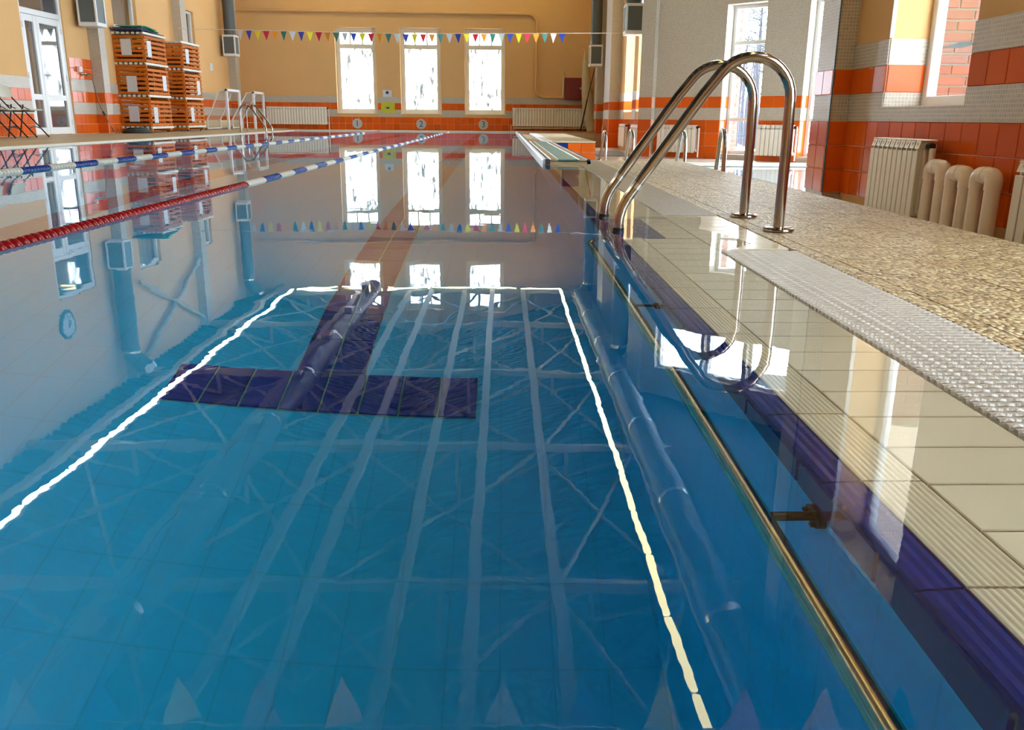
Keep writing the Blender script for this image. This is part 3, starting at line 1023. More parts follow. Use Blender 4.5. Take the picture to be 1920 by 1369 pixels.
# ---- small hoop rails round the side pool
def hoop(label, p0, p1, top, r=0.018, lean=0.0):
    c = ((p0[0] + p1[0]) / 2, (p0[1] + p1[1]) / 2)
    t = thing('hoop_rail', label, 'handrail', (c[0], c[1], -0.26))
    q0 = Vector((p0[0] - c[0], p0[1] - c[1], 0)); q1 = Vector((p1[0] - c[0], p1[1] - c[1], 0))
    d = (q1 - q0)
    w = d.length
    d.normalize()
    rr = w * 0.30
    pts = [q0, q0 + Vector((0, 0, top - rr))]
    for i in range(1, 9):
        a = PI * i / 9
        cc = q0 + d * (w * 0.30) + Vector((0, 0, top - rr))
        pts.append(cc - d * rr * math.cos(a) + Vector((0, 0, rr * math.sin(a))))
    pts.append(q0 + d * (0.62 * w) + Vector((0, 0, top - rr - 0.03)))
    pts.append(q1)
    MB().tube(pts, r, 12).build('rail_tube', STEEL, t)
    for q in (q0, q1):
        MB().lathe([(0.04, -0.002), (0.04, 0.006), (0.02, 0.01)], (q.x, q.y, 0), seg=18).build('base_flange', STEEL, t)
    return t
hoop('steel hoop rail beside the orange tiled platform, farthest of four', (1.63, 14.0), (1.61, 14.75), 0.47, 0.02)
hoop('steel hoop rail beyond the deck end, second from the platform', (1.72, 11.7), (1.69, 12.3), 0.52, 0.02)
hoop('steel hoop rail by the small pool before the left bay radiator', (2.0, 9.7), (2.0, 10.3), 0.53, 0.02)
hoop('steel hoop rail by the small pool before the tall bay window', (1.92, 7.65), (1.96, 8.15), 0.575, 0.02)
# ---- grab bar under water along the right wall
gb = thing('grab_bar', 'brass-coloured grab bar running under water along the pool wall', 'grab bar', (0.306, 0.5, -0.11))
MB().tube([(0, -0.1, 0), (0, 2.5, 0), (0.012, 2.56, 0), (0.04, 2.6, 0), (0.069, 2.61, 0)], 0.014, 12).build('bar', mat('brass_bar', (0.70, 0.58, 0.36), 0.16, metal=1.0), gb)
for yb in (0.42, 1.5):
    br = MB().tube([(0.0, yb, 0), (0.066, yb, 0)], 0.009, 10).build('bracket', DARKSTEEL, gb)
    MB().lathe([(0.024, 0.060), (0.024, 0.0685), (0.012, 0.0687)], (0, yb, 0), 'x', 16).build('flange', DARKSTEEL, br)
    for a in range(3):
        MB().lathe([(0.005, 0.055), (0.005, 0.062)], (0, yb + 0.017 * math.cos(a * 2.1), 0.017 * math.sin(a * 2.1)), 'x', 8).build('bolt', DARKSTEEL, br)
# ---- lane ropes
def disc_geo(mb, y, r=0.033):
    mb.lathe([(0.008, -0.020), (r * 0.80, -0.012), (r, -0.004), (r, 0.003), (r * 0.82, 0.012), (0.008, 0.018)], (0, y, 0), 'y', 14)
def lane_rope(x, label, red_to, near_y, zc, phase, single_to):
    t = thing('lane_rope', label, 'lane rope', (x, near_y, zc))
    MB().tube([(0, -0.1, 0), (0, 25.4 - near_y, 0)], 0.005, 6).build('cable', CORD, t)
    one = {}
    for nm_, mm in (('r', RED), ('w', FWHITE), ('b', FBLUE)):
        g = MB(); disc_geo(g, 0.0)
        one[nm_] = g.mesh('float_disc'); one[nm_].materials.append(mm)
    y = 0.05
    pitch = 0.0445
    while y + near_y < red_to:
        if y + near_y < single_to:
            link('float_disc', one['r'], t, (0, y, 0)); y += pitch
        else:
            g = MB()
            for i in range(9): disc_geo(g, i * pitch)
            g.build('float_block', RED, t, (0, y, 0)); y += 9 * pitch
    k = phase
    blocks = {}
    for nm_, mm in (('w', FWHITE), ('b', FBLUE), ('r', RED)):
        g = MB()
        for i in range(9): disc_geo(g, i * pitch)
        blocks[nm_] = g.mesh('float_block'); blocks[nm_].materials.append(mm)
    while y + near_y < 25.0:
        c = 'r' if y + near_y > 22.2 else ('w' if k % 2 == 0 else 'b')
        if y + near_y < single_to:
            for i in range(9): link('float_disc', one[c], t, (0, y + i * pitch, 0))
        else:
            link('float_block', blocks[c], t, (0, y, 0))
        y += 9 * pitch
        k += 1
    return t
lane_rope(-1.55, 'nearer lane rope, red floats first and then white and blue', 5.30, 0.6, -0.012, 0, 8.5)
lane_rope(-3.49, 'farther lane rope of white and blue floats, red at its end', 2.4, 0.6, -0.006, 1, 9.5)
# ---- number discs on the far wall
for x, n, wh in ((-4.27, '1', 'left'), (-2.40, '2', 'middle'), (-0.575, '3', 'right')):
    t = thing('lane_number', 'round grey lane plate reading %s below the %s far window' % (n, wh), 'number plate', (x, 26.28, 0.205))
    MB().lathe([(0.145, 0.0), (0.145, -0.008), (0.138, -0.012)], (0, 0, 0), 'y', 28).build('disc', NUMGREY, t)
    td = bpy.data.curves.new('number_text', 'FONT')
    td.body = n; td.size = 0.25; td.extrude = 0.002; td.align_x = 'CENTER'; td.align_y = 'CENTER'
    td.materials.append(NUMINK)
    tmp = bpy.data.objects.new('number_text', td); COL.objects.link(tmp)
    bpy.context.view_layer.update()
    tme = bpy.data.meshes.new_from_object(tmp.evaluated_get(bpy.context.evaluated_depsgraph_get()))
    bpy.data.objects.remove(tmp, do_unlink=True)
    to = bpy.data.objects.new('number', tme); COL.objects.link(to)
    to.parent = t; to.location = (0, -0.0145, 0); to.rotation_euler = (H90, 0, 0)
# ---- notices
n1 = thing('yellow_notice', 'yellow printed notice between the two left far windows', 'notice', (-3.36, 26.286, 0.62))
MB().box(-0.20, 0.20, -0.004, 0.0, -0.10, 0.19).build('sheet', YELLOWP, n1)
MB().box(-0.05, 0.04, -0.0055, -0.004, 0.01, 0.06).build('emblem', NUMINK, n1)
n2 = thing('white_notice', 'small white notice above the yellow one on the far wall', 'notice', (-3.37, 26.286, 1.05))
MB().box(-0.13, 0.13, -0.004, 0.0, -0.09, 0.10).build('sheet', mat('plain_paper', (0.68, 0.68, 0.72), 0.6), n2)
MB().lathe([(0.045, 0.0), (0.045, -0.002)], (0, -0.004, 0.03), 'y', 16).build('emblem', NUMINK, n2)
n3 = thing('white_notice', 'small white paper on the left wall past the crates', 'notice', (-7.595, 23.74, 1.61))
MB().box(0, 0.004, -0.12, 0.12, -0.09, 0.09).build('sheet', PAPER, n3)
# ---- red cabinet, white surface pipes, rolled canvas
cb = thing('fire_cabinet', 'dark red metal cabinet on the far wall', 'cabinet', (2.05, 26.3, 0.93))
MB().bbox(-0.265, 0.265, -0.20, -0.005, 0, 0.60, 0.008).build('body', REDC, cb)
dr = MB().bbox(-0.255, 0.255, -0.215, -0.20, 0.012, 0.588, 0.004).build('door', REDC, cb)
MB().bbox(0.17, 0.20, -0.222, -0.214, 0.28, 0.34, 0.002).build('handle', WHITE, dr)
wp = thing('wall_pipe', 'tan surface pipe looping along the top of the far wall', 'pipe', (-7.2, 26.3, 3.25))
P_ = [(-0.38, -0.06, 0.035), (7.9, -0.06, 0.0)] + [(7.9 + x, -0.06, z) for x, z in arc(0, -0.25, 0.25, 90, 0, 8)[1:]] + [(8.15, -0.06, -2.0)] + [(8.15 + 0.25 + x, -0.06, z) for x, z in arc(0, -2.0, 0.25, 180, 270, 8)[1:]] + [(8.95, -0.06, -2.25)]
MB().tube(P_, 0.04, 10).build('pipe', PLASTER, wp)
MB().tube([(8.95, -0.06, -2.25), (8.95, -0.06, -1.55)], 0.02, 8).build('riser', CREAM, wp)
cv = thing('hanging_canvas', 'cream canvas bundle hanging beside the red cabinet', 'canvas', (2.45, 25.85, 0.05))
pts = [(-0.14, 0, 2.16), (-0.12, 0, 1.9), (-0.09, 0, 1.5), (-0.06, 0, 1.1), (0.0, 0, 0.7), (0.08, 0, 0.35), (0.16, 0, 0.12), (0.18, 0, 0.02)]
MB().tube(pts, [0.02, 0.09, 0.12, 0.145, 0.175, 0.19, 0.19, 0.21], 14).build('canvas', CANVAS, cv)
MB().tube([(-0.14, 0, 2.14), (-0.14, 0.42, 2.3)], 0.01, 6).build('cord', CORD, cv)
pl = thing('leaning_pole', 'thin dark pole leaning in the far right corner', 'pole', (2.36, 25.24, 0.025))
MB().tube([(0.0, 0, 0.9), (0.20, 0.1, 1.75)], 0.012, 6).build('shaft', DARKSTEEL, pl)
MB().tube([(-0.14, 0.33, 0.0), (0.0, 0, 0.9)], 0.018, 6).build('lower_shaft', DARKSTEEL, pl)
# ---- radiators
RS = {}
def radiator(label, p0, a, n, z0, z1, depth=0.085, w=0.08, pipes=True, gap=0.05, valve=True):
    """sections run along u; local +y is the wall side"""
    t = thing('radiator', label, 'radiator', (p0[0], p0[1], z0), a)
    h = z1 - z0
    k = (round(h, 3), depth)
    if k not in RS:
        g = MB()
        g.bbox(0.005, w - 0.005, 0.0, 0.010, 0.0, h - 0.07, 0.003)          # front plate
        g.box(w * 0.40, w * 0.60, 0.008, depth, 0.02, h - 0.02)              # web
        g.bbox(0.004, w - 0.004, depth * 0.35, depth * 0.5, 0.03, h - 0.06, 0.003)
        g.bbox(0.004, w - 0.004, depth * 0.8, depth, 0.03, h - 0.03, 0.003)
        g.add([(0.006, 0.004, h - 0.055), (w - 0.006, 0.004, h - 0.055), (w - 0.006, 0.018, h - 0.006), (0.006, 0.018, h - 0.006)], [(0, 1, 2, 3)])
        g.bbox(0.002, w - 0.002, 0.014, depth, h - 0.012, h, 0.003)          # top cap
        RS[k] = g.mesh('section'); RS[k].materials.append(RADW)
    for i in range(n):
        link('section', RS[k], t, (i * w, 0, 0))
    MB().tube([(0, depth * 0.55, h - 0.035), (n * w, depth * 0.55, h - 0.035)], 0.018, 10).build('top_header', RADW, t)
    MB().tube([(0, depth * 0.55, 0.04), (n * w, depth * 0.55, 0.04)], 0.018, 10).build('bottom_header', RADW, t)
    if valve:
        MB().tube([(n * w, depth * 0.55, h - 0.04), (n * w + 0.05, depth * 0.55, h - 0.04)], 0.022, 10).build('valve', DARKSTEEL, t)
        MB().lathe([(0.026, 0), (0.026, 0.02)], (n * w, depth * 0.55, 0.04), 'x', 12).build('plug', RADW, t)
    if pipes:
        MB().tube([(n * w + 0.05, depth * 0.55, h - 0.05), (n * w + 0.05, depth * 0.55, -z0 - 0.24)], 0.016, 8).build('riser_pipe', PIPEW, t)
    return t
radiator('long white radiator on the far wall left of the windows', (-6.89, 26.17), 0, 22, 0.17, 0.665)
radiator('long white radiator on the far wall right of the windows', (0.28, 26.17), 0, 27, 0.165, 0.69, pipes=False)
fp = thing('heating_pipe', 'thin white heating pipe below the right far radiator', 'pipe', (0.3, 26.2, 0.02))
MB().tube([(0.0, 0, 0.0), (0, 0, 0.10), (2.22, 0, 0.11), (2.22, 0, 0.60)], 0.018, 8).build('pipe', CREAM, fp)
MB().tube([(-0.06, -0.02, -0.06), (-0.06, -0.02, 0.18)], 0.012, 8).build('stub', CREAM, fp)
for lab, ya, n in (('first white radiator on the right wall from the far corner', 23.7, 12), ('white radiator on the right wall, second from the far corner', 22.2, 10),
                   ('white radiator on the right wall, third from the far corner', 20.3, 12), ('white radiator on the right wall nearest the mosaic bay', 18.45, 12)):
    radiator(lab, (2.63, ya), -H90, n, -0.18, 0.295)
radiator('white radiator on the bay wall left of the tall window', (BW[0] + 0.42 * math.cos(BA) + 0.14 * math.sin(BA), BW[1] + 0.42 * math.sin(BA) - 0.14 * math.cos(BA)), BA, 10, -0.165, 0.31)
radiator('white radiator on the bay wall right of the tall window', (BW[0] + 2.40 * math.cos(BA) + 0.14 * math.sin(BA), BW[1] + 2.40 * math.sin(BA) - 0.14 * math.cos(BA)), BA, 8, -0.165, 0.33)
radiator('white sectioned radiator under the right window beside the cream pipes', (2.55, 6.13), -H90, 10, -0.19, 0.295, depth=0.115, w=0.071, gap=0.05)
radiator('white radiator at the right picture edge beyond the cream pipes', (2.55, 4.36), -H90, 8, -0.20, 0.22, pipes=False)
# ---- cream bent pipes
for k, (yc, zt, lab) in enumerate(((5.285, 0.185, 'cream plastic U-bend pipe nearest the radiator'), (5.01, 0.165, 'middle cream plastic U-bend pipe of three'), (4.735, 0.17, 'cream plastic U-bend pipe farthest from the radiator'))):
    t = thing('bent_pipe', lab, 'pipe', (2.62, yc, -0.26))
    zz = zt + 0.26
    for s in (-1, 1):
        MB().tube([(0, s * 0.078, 0), (0, s * 0.078, zz - 0.10)], 0.041, 16).build('leg_pipe', PIPEW, t)
    el = [(0, -0.078, zz - 0.12), (0, -0.078, zz - 0.080)] + [(0, -0.046 + 0.032 * math.cos(R(a)), zz - 0.078 + 0.032 * math.sin(R(a))) for a in range(165, 89, -15)] + \
         [(0, 0.046 + 0.032 * math.cos(R(a)), zz - 0.078 + 0.032 * math.sin(R(a))) for a in range(90, 14, -15)] + [(0, 0.078, zz - 0.080), (0, 0.078, zz - 0.12)]
    MB().tube(el, 0.0455, 16).build('elbow', PIPEW, t)
    MB().tube([(0, -0.008, zz - 0.046), (0, 0.004, zz - 0.046)], 0.0475, 16).build('seam', PIPEW, t)
# ---- ventilation: round ducts, outlets
def vent_box(t, x0, y0, z0, sx, sy, sz):
    """outlet: white edge frame with dark louvred faces (local)"""
    f = MB()
    e = 0.035
    for xx in (x0, x0 + sx - e):
        for yy in (y0, y0 + sy - e):
            f.bbox(xx, xx + e, yy, yy + e, z0, z0 + sz, 0.004)
    f.bbox(x0, x0 + sx, y0, y0 + sy, z0 - 0.05, z0 + 0.02, 0.01)
    f.bbox(x0, x0 + sx, y0, y0 + sy, z0 + sz - 0.02, z0 + sz + 0.03, 0.01)
    f.build('outlet_frame', WHITE, t)
    MB().box(x0 + 0.012, x0 + sx - 0.012, y0 + 0.012, y0 + sy - 0.012, z0, z0 + sz).build('outlet_body', GRILLE, t)
    n = 12
    for i in range(n):
        z = z0 + 0.03 + (sz - 0.06) * i / n
        MB().box(x0 + e, x0 + sx - e, y0 + 0.004, y0 + sy - 0.004, z, z + 0.008).build('louvre', GRILLE, t)
def duct(label, x, y, ztop, zbox, side, r=0.17):
    t = thing('air_duct', label, 'duct', (x, y, zbox))
    H = ztop - zbox
    ex = side * 0.45
    MB().tube([(0, 0, 0.45), (0, 0, H - 0.35)], r, 20).build('vertical_duct', GREYDUCT, t)
    MB().tube([(0, 0, H - 0.36), (0, 0, H - 0.30), (ex * 0.5, 0, H - 0.05), (ex * 0.62, 0, H + 0.0)], r * 0.98, 18).build('elbow', GREYDUCT, t)
    for z in (H - 0.38, ):
        MB().lathe([(r + 0.008, -0.03), (r + 0.008, 0.03)], (0, 0, z), seg=20).build('clamp', CLAMP, t)
    MB().tube([(ex * 0.60, 0, H - 0.02), (ex * 0.70, 0, H + 0.06)], r + 0.008, 18).build('clamp', CLAMP, t)
    vent_box(t, -0.17, -0.19, 0.0, 0.34, 0.38, 0.46)
    return t
duct('grey duct with a louvred outlet on the left wall beside the door', -7.34, 16.55, 4.45, 1.95, 1)
duct('grey duct with a louvred outlet in the far left corner', -7.34, 24.75, 4.55, 1.98, 1, 0.15)
duct('grey duct with a louvred outlet in the far right corner', 2.45, 24.2, 4.5, 1.78, -1, 0.15)
duct('grey duct with a louvred outlet on the right wall nearer the bay', 2.45, 17.35, 4.5, 1.98, -1)
for x, lab in ((-3.75, 'long round grey air duct under the roof left of centre'), (2.28, 'long round grey air duct under the roof along the right wall')):
    t = thing('roof_duct', lab, 'duct', (x, 0, 4.40 if x < 0 else 4.45))
    MB().tube([(0, -2.5, 0), (0, 24.8 if x < 0 else 24.5, 0)], 0.22, 20).build('duct_tube', mat('blue_grey_duct', (0.07, 0.09, 0.11), 0.45, metal=0.1), t)
    for i in range(9):
        MB().tube([(0, 2.0 + i * 2.75, 0), (0, 2.08 + i * 2.75, 0)], 0.228, 20).build('clamp', CLAMP, t)
        if x < 0:
            MB().bbox(-0.10, 0.10, 1.3 + i * 2.75, 1.6 + i * 2.75, -0.33, -0.18, 0.01).build('nozzle', CLAMP, t)
# ---- tube lights in three rows below the roof
def tube_light(label, group, loc, rz, em=None):
    t = thing('tube_light', label, 'light', loc, rz, group)
    MB().bbox(-0.035, 0.035, 0.0, 1.22, 0.02, 0.06, 0.006).build('housing', WHITE, t)
    MB().bbox(-0.04, 0.04, 0.02, 1.20, -0.02, 0.022, 0.012).build('diffuser', em or LED, t)
    return t
p1 = tube_light('white tube light in the row under the roof on the left', 'left row of tube lights', (-6.2, 0.3, 4.5), 0)
p2 = tube_light('warm white tube light in the row under the roof on the right', 'right row of tube lights', (1.74, 0.3, 4.5), 0, LEDY)
p3 = tube_light('warm white tube light in the cross row before the far wall', 'cross row of tube lights', (-6.1, 25.3, 4.5), -H90, LEDY)
for i in range(1, 20):
    for p in (p1, p2):
        c = copy_tree(p); c.location = (p.location.x, 0.3 + i * 1.25, 4.5)
for i in range(1, 6):
    c = copy_tree(p3); c.location = (-6.1 + i * 1.33, 25.3, 4.5)
# ---- pennant strings
def pennants(label, y, z, x0, step, n, size, xa, xb, sag=0.03):
    t = thing('pennant_string', label, 'pennants', (0, y, z))
    order = ['white', 'blue', 'yellow', 'red', 'orange', 'teal']
    MB().tube([(xa, 0, 0.03), ((xa + xb) / 2, 0, -sag), (xb, 0, 0.03)], 0.006, 5).build('cord', CORD, t)
    me = {}
    for c in order:
        g = MB()
        w, h = size * 0.5, size * 1.35
        g.add([(-w, -0.002, 0), (w, -0.002, 0), (0, 0.01, -h), (-w, 0.002, 0), (w, 0.002, 0), (0, 0.014, -h)],
              [(0, 2, 1), (3, 4, 5), (0, 1, 4, 3), (1, 2, 5, 4), (2, 0, 3, 5)])
        me[c] = g.mesh('flag'); me[c].materials.append(FLAGM[c])
    for i in range(n):
        f = link('flag', me[order[i % 6]], t, (x0 + i * step, 0, 0.02 - (sag + 0.03) * (1 - abs((x0 + i * step - xa) / (xb - xa) * 2 - 1))))
        f.rotation_euler = (random.uniform(-0.1, 0.1), 0, random.uniform(-0.35, 0.35))
    return t
pennants('string of coloured pennants across the far end of the pool', 21.0, 2.26, -6.0, 0.1985, 38, 0.15, -7.4, 2.7)
pennants('string of coloured pennants above the near end of the pool', 3.75, 2.62, -4.9, 0.41, 18, 0.20, -7.6, 2.75)
# ---- wooden crates in two stacks of three
def crate():
    t = thing('slatted_crate', 'crate', 'crate')
    W, Ln, Hh = 0.60, 1.10, 0.60
    def bx(n, m, *a):
        return MB().bbox(*a, 0.004).build(n, m, t)
    for x in (-W, -0.05):
        for y in (0, Ln - 0.05):
            bx('corner_post', CRATE, x, x + 0.05, y, y + 0.05, 0.09, Hh)
    bx('middle_post', CRATE, -0.045, -0.015, Ln * 0.34, Ln * 0.34 + 0.04, 0.09, Hh)
    bx('middle_post', CRATE, -0.045, -0.015, Ln * 0.67, Ln * 0.67 + 0.04, 0.09, Hh)
    for i in range(6):
        z = 0.10 + i * 0.087
        bx('front_slat', CRATE, -W, -0.01, -0.018, 0.0, z, z + 0.052)
        bx('side_slat', CRATE, 0.0, 0.018, 0.0, Ln, z, z + 0.05)
        bx('back_slat', CRATE, -W, -0.01, Ln, Ln + 0.018, z, z + 0.05)
        bx('wall_side_slat', CRATE, -W - 0.018, -W, 0.0, Ln, z, z + 0.05)
    for i in range(6):
        x = -W + i * 0.097
        bx('floor_plank', CRATEEND, x, x + 0.055, -0.03, Ln, 0.045, 0.09)
    bx('base_rail', CRATEEND, -0.01, 0.024, -0.03, Ln + 0.03, 0.045, 0.09)
    for y in (0.0, Ln - 0.1):
        bx('base_runner', CRATE, -W, 0.0, y, y + 0.08, 0.0, 0.045)
    return t
def sheet(t, side, u, z):
    if side == 'front':
        MB().box(u, u + 0.20, -0.023, -0.019, z, z + 0.30).build('printed_sheet', PAPER, t)
    else:
        MB().box(0.019, 0.023, u, u + 0.20, z, z + 0.30).build('printed_sheet', PAPER, t)
c0 = crate()
CR = [((-7.0, 17.9), 0, [('front', -0.42, 0.18), ('side', 0.12, 0.16)], 'bottom slatted orange crate of the stack nearest the door'),
      ((-7.0, 17.9), 1, [('front', -0.40, 0.14), ('side', 0.74, 0.18)], 'middle slatted orange crate of the stack nearest the door'),
      ((-7.0, 17.9), 2, [('front', -0.44, 0.22), ('side', 0.10, 0.20)], 'top slatted orange crate of the stack nearest the door'),
      ((-7.0, 19.95), 0, [('side', 0.20, 0.18)], 'bottom slatted orange crate of the stack farther from the door'),
      ((-7.0, 19.95), 1, [('side', 0.75, 0.16)], 'middle slatted orange crate of the stack farther from the door'),
      ((-7.0, 19.95), 2, [('side', 0.18, 0.20)], 'top slatted orange crate of the stack farther from the door')]
first = True
for (px, py), lv, sh, lab in CR:
    t = c0 if first else copy_tree(c0)
    if first:
        base_children = list(c0.children)
    t.location = (px, py, 0.055 + lv * 0.605 + 0.03)
    t['label'] = lab; t['group'] = 'slatted crates stacked on the left deck'
    CR_t = t
    first = False
    CR[CR.index(((px, py), lv, sh, lab))] = (t, sh)
for t, sh in CR:
    for s in sh:
        sheet(t, *s)
for k, (t, sh) in enumerate(CR):  # dark lumps for contents, added so the gaps between slats go dark
    g = MB(); rg = random.Random(k + 40)
    pos = t.location
    for q in range(5):
        c_ = (-0.12 - 0.09 * q, 0.12 + 0.19 * q, 0.095)
        g.lathe([(0.0, 0), (0.07, 0.01), (0.085, 0.12), (0.08, 0.22 + 0.01 * q), (0.0, 0.26 + 0.01 * q)], (c_[0] + rg.uniform(-.03, .03), c_[1], c_[2]), 'z', 10)
        g.bbox(-0.55 + 0.03 * q, -0.2, 0.05 + 0.2 * q, 0.17 + 0.2 * q, 0.10, 0.26 + 0.03 * (q % 3), 0.02)
    tag(g.build('crate_filler', mat('dark_gap_filler', (0.05, 0.035, 0.03), 0.8), None, pos), 'dark lumps of stand-in gear, added to darken the gaps of the ' + t['label'].replace('slatted orange crate of the ', 'crate of the '), 'filler', 'gap fillers in the crates')
for k, py in enumerate((17.9, 19.95)):
    t = thing('dolly', ('low wheeled dolly under the crate stack nearest the door', 'low wheeled dolly under the crate stack farther from the door')[k], 'dolly', (-7.0, py, 0.055))
    for yy in (0.1, 0.95):
        for xx in (-0.5, -0.05):
            MB().lathe([(0.014, -0.012), (0.014, 0.012)], (xx, yy, 0.014), 'x', 12).build('wheel', BLACKR, t)
    # cream top rims of the uppermost crates
    r_ = thing('crate_lid', ('cream-edged slatted lid on the crate stack nearest the door', 'cream-edged slatted lid on the crate stack farther from the door')[k], 'lid', (-7.0, py, 0.055 + 0.03 + 1.818))
    for i in range(6):
        MB().bbox(-0.60 + i * 0.097, -0.60 + i * 0.097 + 0.055, -0.03, 1.12, 0.0, 0.04, 0.004).build('plank', CRATEEND, r_)
    MB().bbox(-0.01, 0.024, -0.03, 1.13, 0.0, 0.045, 0.004).build('rail', CRATEEND, r_)
zt = 0.055 + 0.03 + 1.818 + 0.046
for k, (c, nm_, dx, dy, sx, sy) in enumerate((((0.03, 0.05, 0.12), 'dark blue', 0, 0.0, 0.62, 1.15), ((0.10, 0.06, 0.17), 'purple', -0.05, -0.05, 0.6, 0.95), ((0.02, 0.16, 0.08), 'dark green', -0.02, 0.05, 0.55, 0.9), ((0.03, 0.36, 0.14), 'bright green', 0.02, -0.02, 0.5, 0.75))):
    g = MB()
    n = 8
    vs = []; fs = []
    for i in range(n + 1):
        for j in range(2):
            u = i / n
            for s in (0, 1):
                vs.append((-7.03 - sx * (0.95 - j) + dx, 17.85 + dy + u * sy, zt + 0.014 + k * 0.024 + s * 0.02 + 0.012 * math.sin(u * 5)))
    for i in range(n):
        a = i * 4; b = a + 4
        fs += [(a + 1, a + 3, b + 3, b + 1), (a, b, b + 2, a + 2), (a, a + 1, b + 1, b), (a + 2, b + 2, b + 3, a + 3)]
    fs += [(0, 2, 3, 1), (n * 4, n * 4 + 1, n * 4 + 3, n * 4 + 2)]
    g.add(vs, fs)
    tag(g.build('foam_mat', mat('foam_' + nm_.replace(' ', '_'), c, 0.8)), '%s foam mat lying on the taller crate stack' % nm_, 'foam mat', 'foam mats on the crates')
tag(MB().lathe([(0.0, 0), (0.055, 0.0), (0.06, 0.03), (0.06, 0.45), (0.0, 0.48)], (-7.25, 18.1, zt - 0.15), 'y', 14).build('foam_roll', mat('lime_foam', (0.42, 0.46, 0.05), 0.7)), 'lime green foam roll inside the top crate nearest the door', 'foam roll')
# ---- glazed double door on the left wall
door = struct(bpy.data.objects.new('door_1', None)); COL.objects.link(door)
door.location = (-7.6, 0, 0); door.rotation_euler = (0, 0, H90)
# local x = world Y, local y = towards the wall
def fr(n, u0, u1, z0, z1, parent=door, m=WHITE, y0=0.02, y1=0.09):
    return MB().bbox(u0, u1, y0, y1, z0, z1, 0.006).build(n, m, parent)
fr('frame', 14.59, 14.66, 0.06, 2.68); fr('frame', 15.91, 15.98, 0.06, 2.68); fr('frame', 14.66, 15.91, 2.60, 2.68, door, WHITE, 0.024, 0.086); fr('frame', 14.66, 15.91, 1.94, 2.03, door, WHITE, 0.024, 0.086)
MB().box(14.66, 15.91, 0.05, 0.06, 2.03, 2.60).build('transom_pane', DARKPANE, door)
for (a_, b_, lab) in ((14.665, 15.105, 'l'), (15.115, 15.905, 'r')):
    lf_ = fr('door_leaf', a_, a_ + 0.09, 0.065, 1.935)
    fr('stile', b_ - 0.09, b_, 0.065, 1.935, lf_)
    for za_, zb_ in ((0.065, 0.18), (0.62, 0.71), (1.83, 1.935)):
        fr('rail', a_ + 0.088, b_ - 0.088, za_, zb_, lf_, WHITE, 0.024, 0.086)
    MB().box(a_ + 0.09, b_ - 0.09, 0.05, 0.058, 0.18, 0.62).build('pane', DARKPANE, lf_)
    MB().box(a_ + 0.09, b_ - 0.09, 0.05, 0.058, 0.71, 1.83).build('pane', DARKPANE, lf_)
    for zz in (0.22, 0.95, 1.72):
        uu = a_ - 0.02 if lab == 'l' else b_ - 0.005
        MB().bbox(uu, uu + 0.03, 0.0, 0.03, zz, zz + 0.09, 0.004).build('hinge', WHITE, lf_)
    if lab == 'r':
        MB().tube([(a_ + 0.04, 0.02, 1.02), (a_ + 0.04, -0.03, 1.02), (a_ + 0.16, -0.035, 1.015)], 0.009, 8).build('handle', CLAMP, lf_)
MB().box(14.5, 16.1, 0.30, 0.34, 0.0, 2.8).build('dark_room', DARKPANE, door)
# ---- the two small curtained windows of the left wall
for k, (ua, ub, za, zb) in enumerate(((18.05, 19.2, 2.05, 2.74), (21.85, 22.7, 2.03, 2.82))):
    w_ = window((-7.6, 0), H90, ua, ub, za, zb, 0.06, 0.06, light=False)
    g = MB(); vs = []; fs = []
    n = 40
    for i in range(n + 1):
        u = ua + (ub - ua) * i / n
        yy = 0.22 + 0.025 * math.sin(i * 1.35) + 0.01 * math.sin(i * 0.6)
        vs += [(u, yy, za - 0.1), (u, yy, zb + 0.1)]
    for i in range(n):
        fs.append((2 * i, 2 * i + 2, 2 * i + 3, 2 * i + 1))
    g.add(vs, fs, True)
    g.build('curtain', CURTAIN, w_)
    MB().box(ua - 0.1, ub + 0.1, 0.30, 0.33, za - 0.2, zb + 0.2).build('leak_panel', CURTAIN, w_)  # panel added behind the curtain to stop light leaking through the opening
# ---- wall clock high on the left wall (seen mirrored in the water)
ck = thing('wall_clock', 'round white wall clock high on the left wall above the door', 'clock', (-7.6, 14.7, 3.15))
MB().lathe([(0.25, 0.0), (0.25, 0.05), (0.225, 0.06), (0.22, 0.045)], (0, 0, 0), 'x', 32).build('rim', GREYDUCT, ck)
fc = MB().lathe([(0.222, 0.0), (0.222, 0.046)], (0, 0, 0), 'x', 32).build('face', mat('clock_face', (0.62, 0.64, 0.66), 0.5), ck)
for i in range(12):
    a = 2 * PI * i / 12
    MB().lathe([(0.012, 0.046), (0.012, 0.049)], (0, 0.18 * math.sin(a), 0.18 * math.cos(a)), 'x', 8).build('hour_mark', DARKSTEEL, fc)
MB().tube([(0.052, 0, 0), (0.052, 0.09, -0.08)], 0.008, 6).build('hour_hand', DARKSTEEL, ck)
MB().tube([(0.054, 0, 0), (0.054, 0.03, -0.15)], 0.006, 6).build('minute_hand', DARKSTEEL, ck)
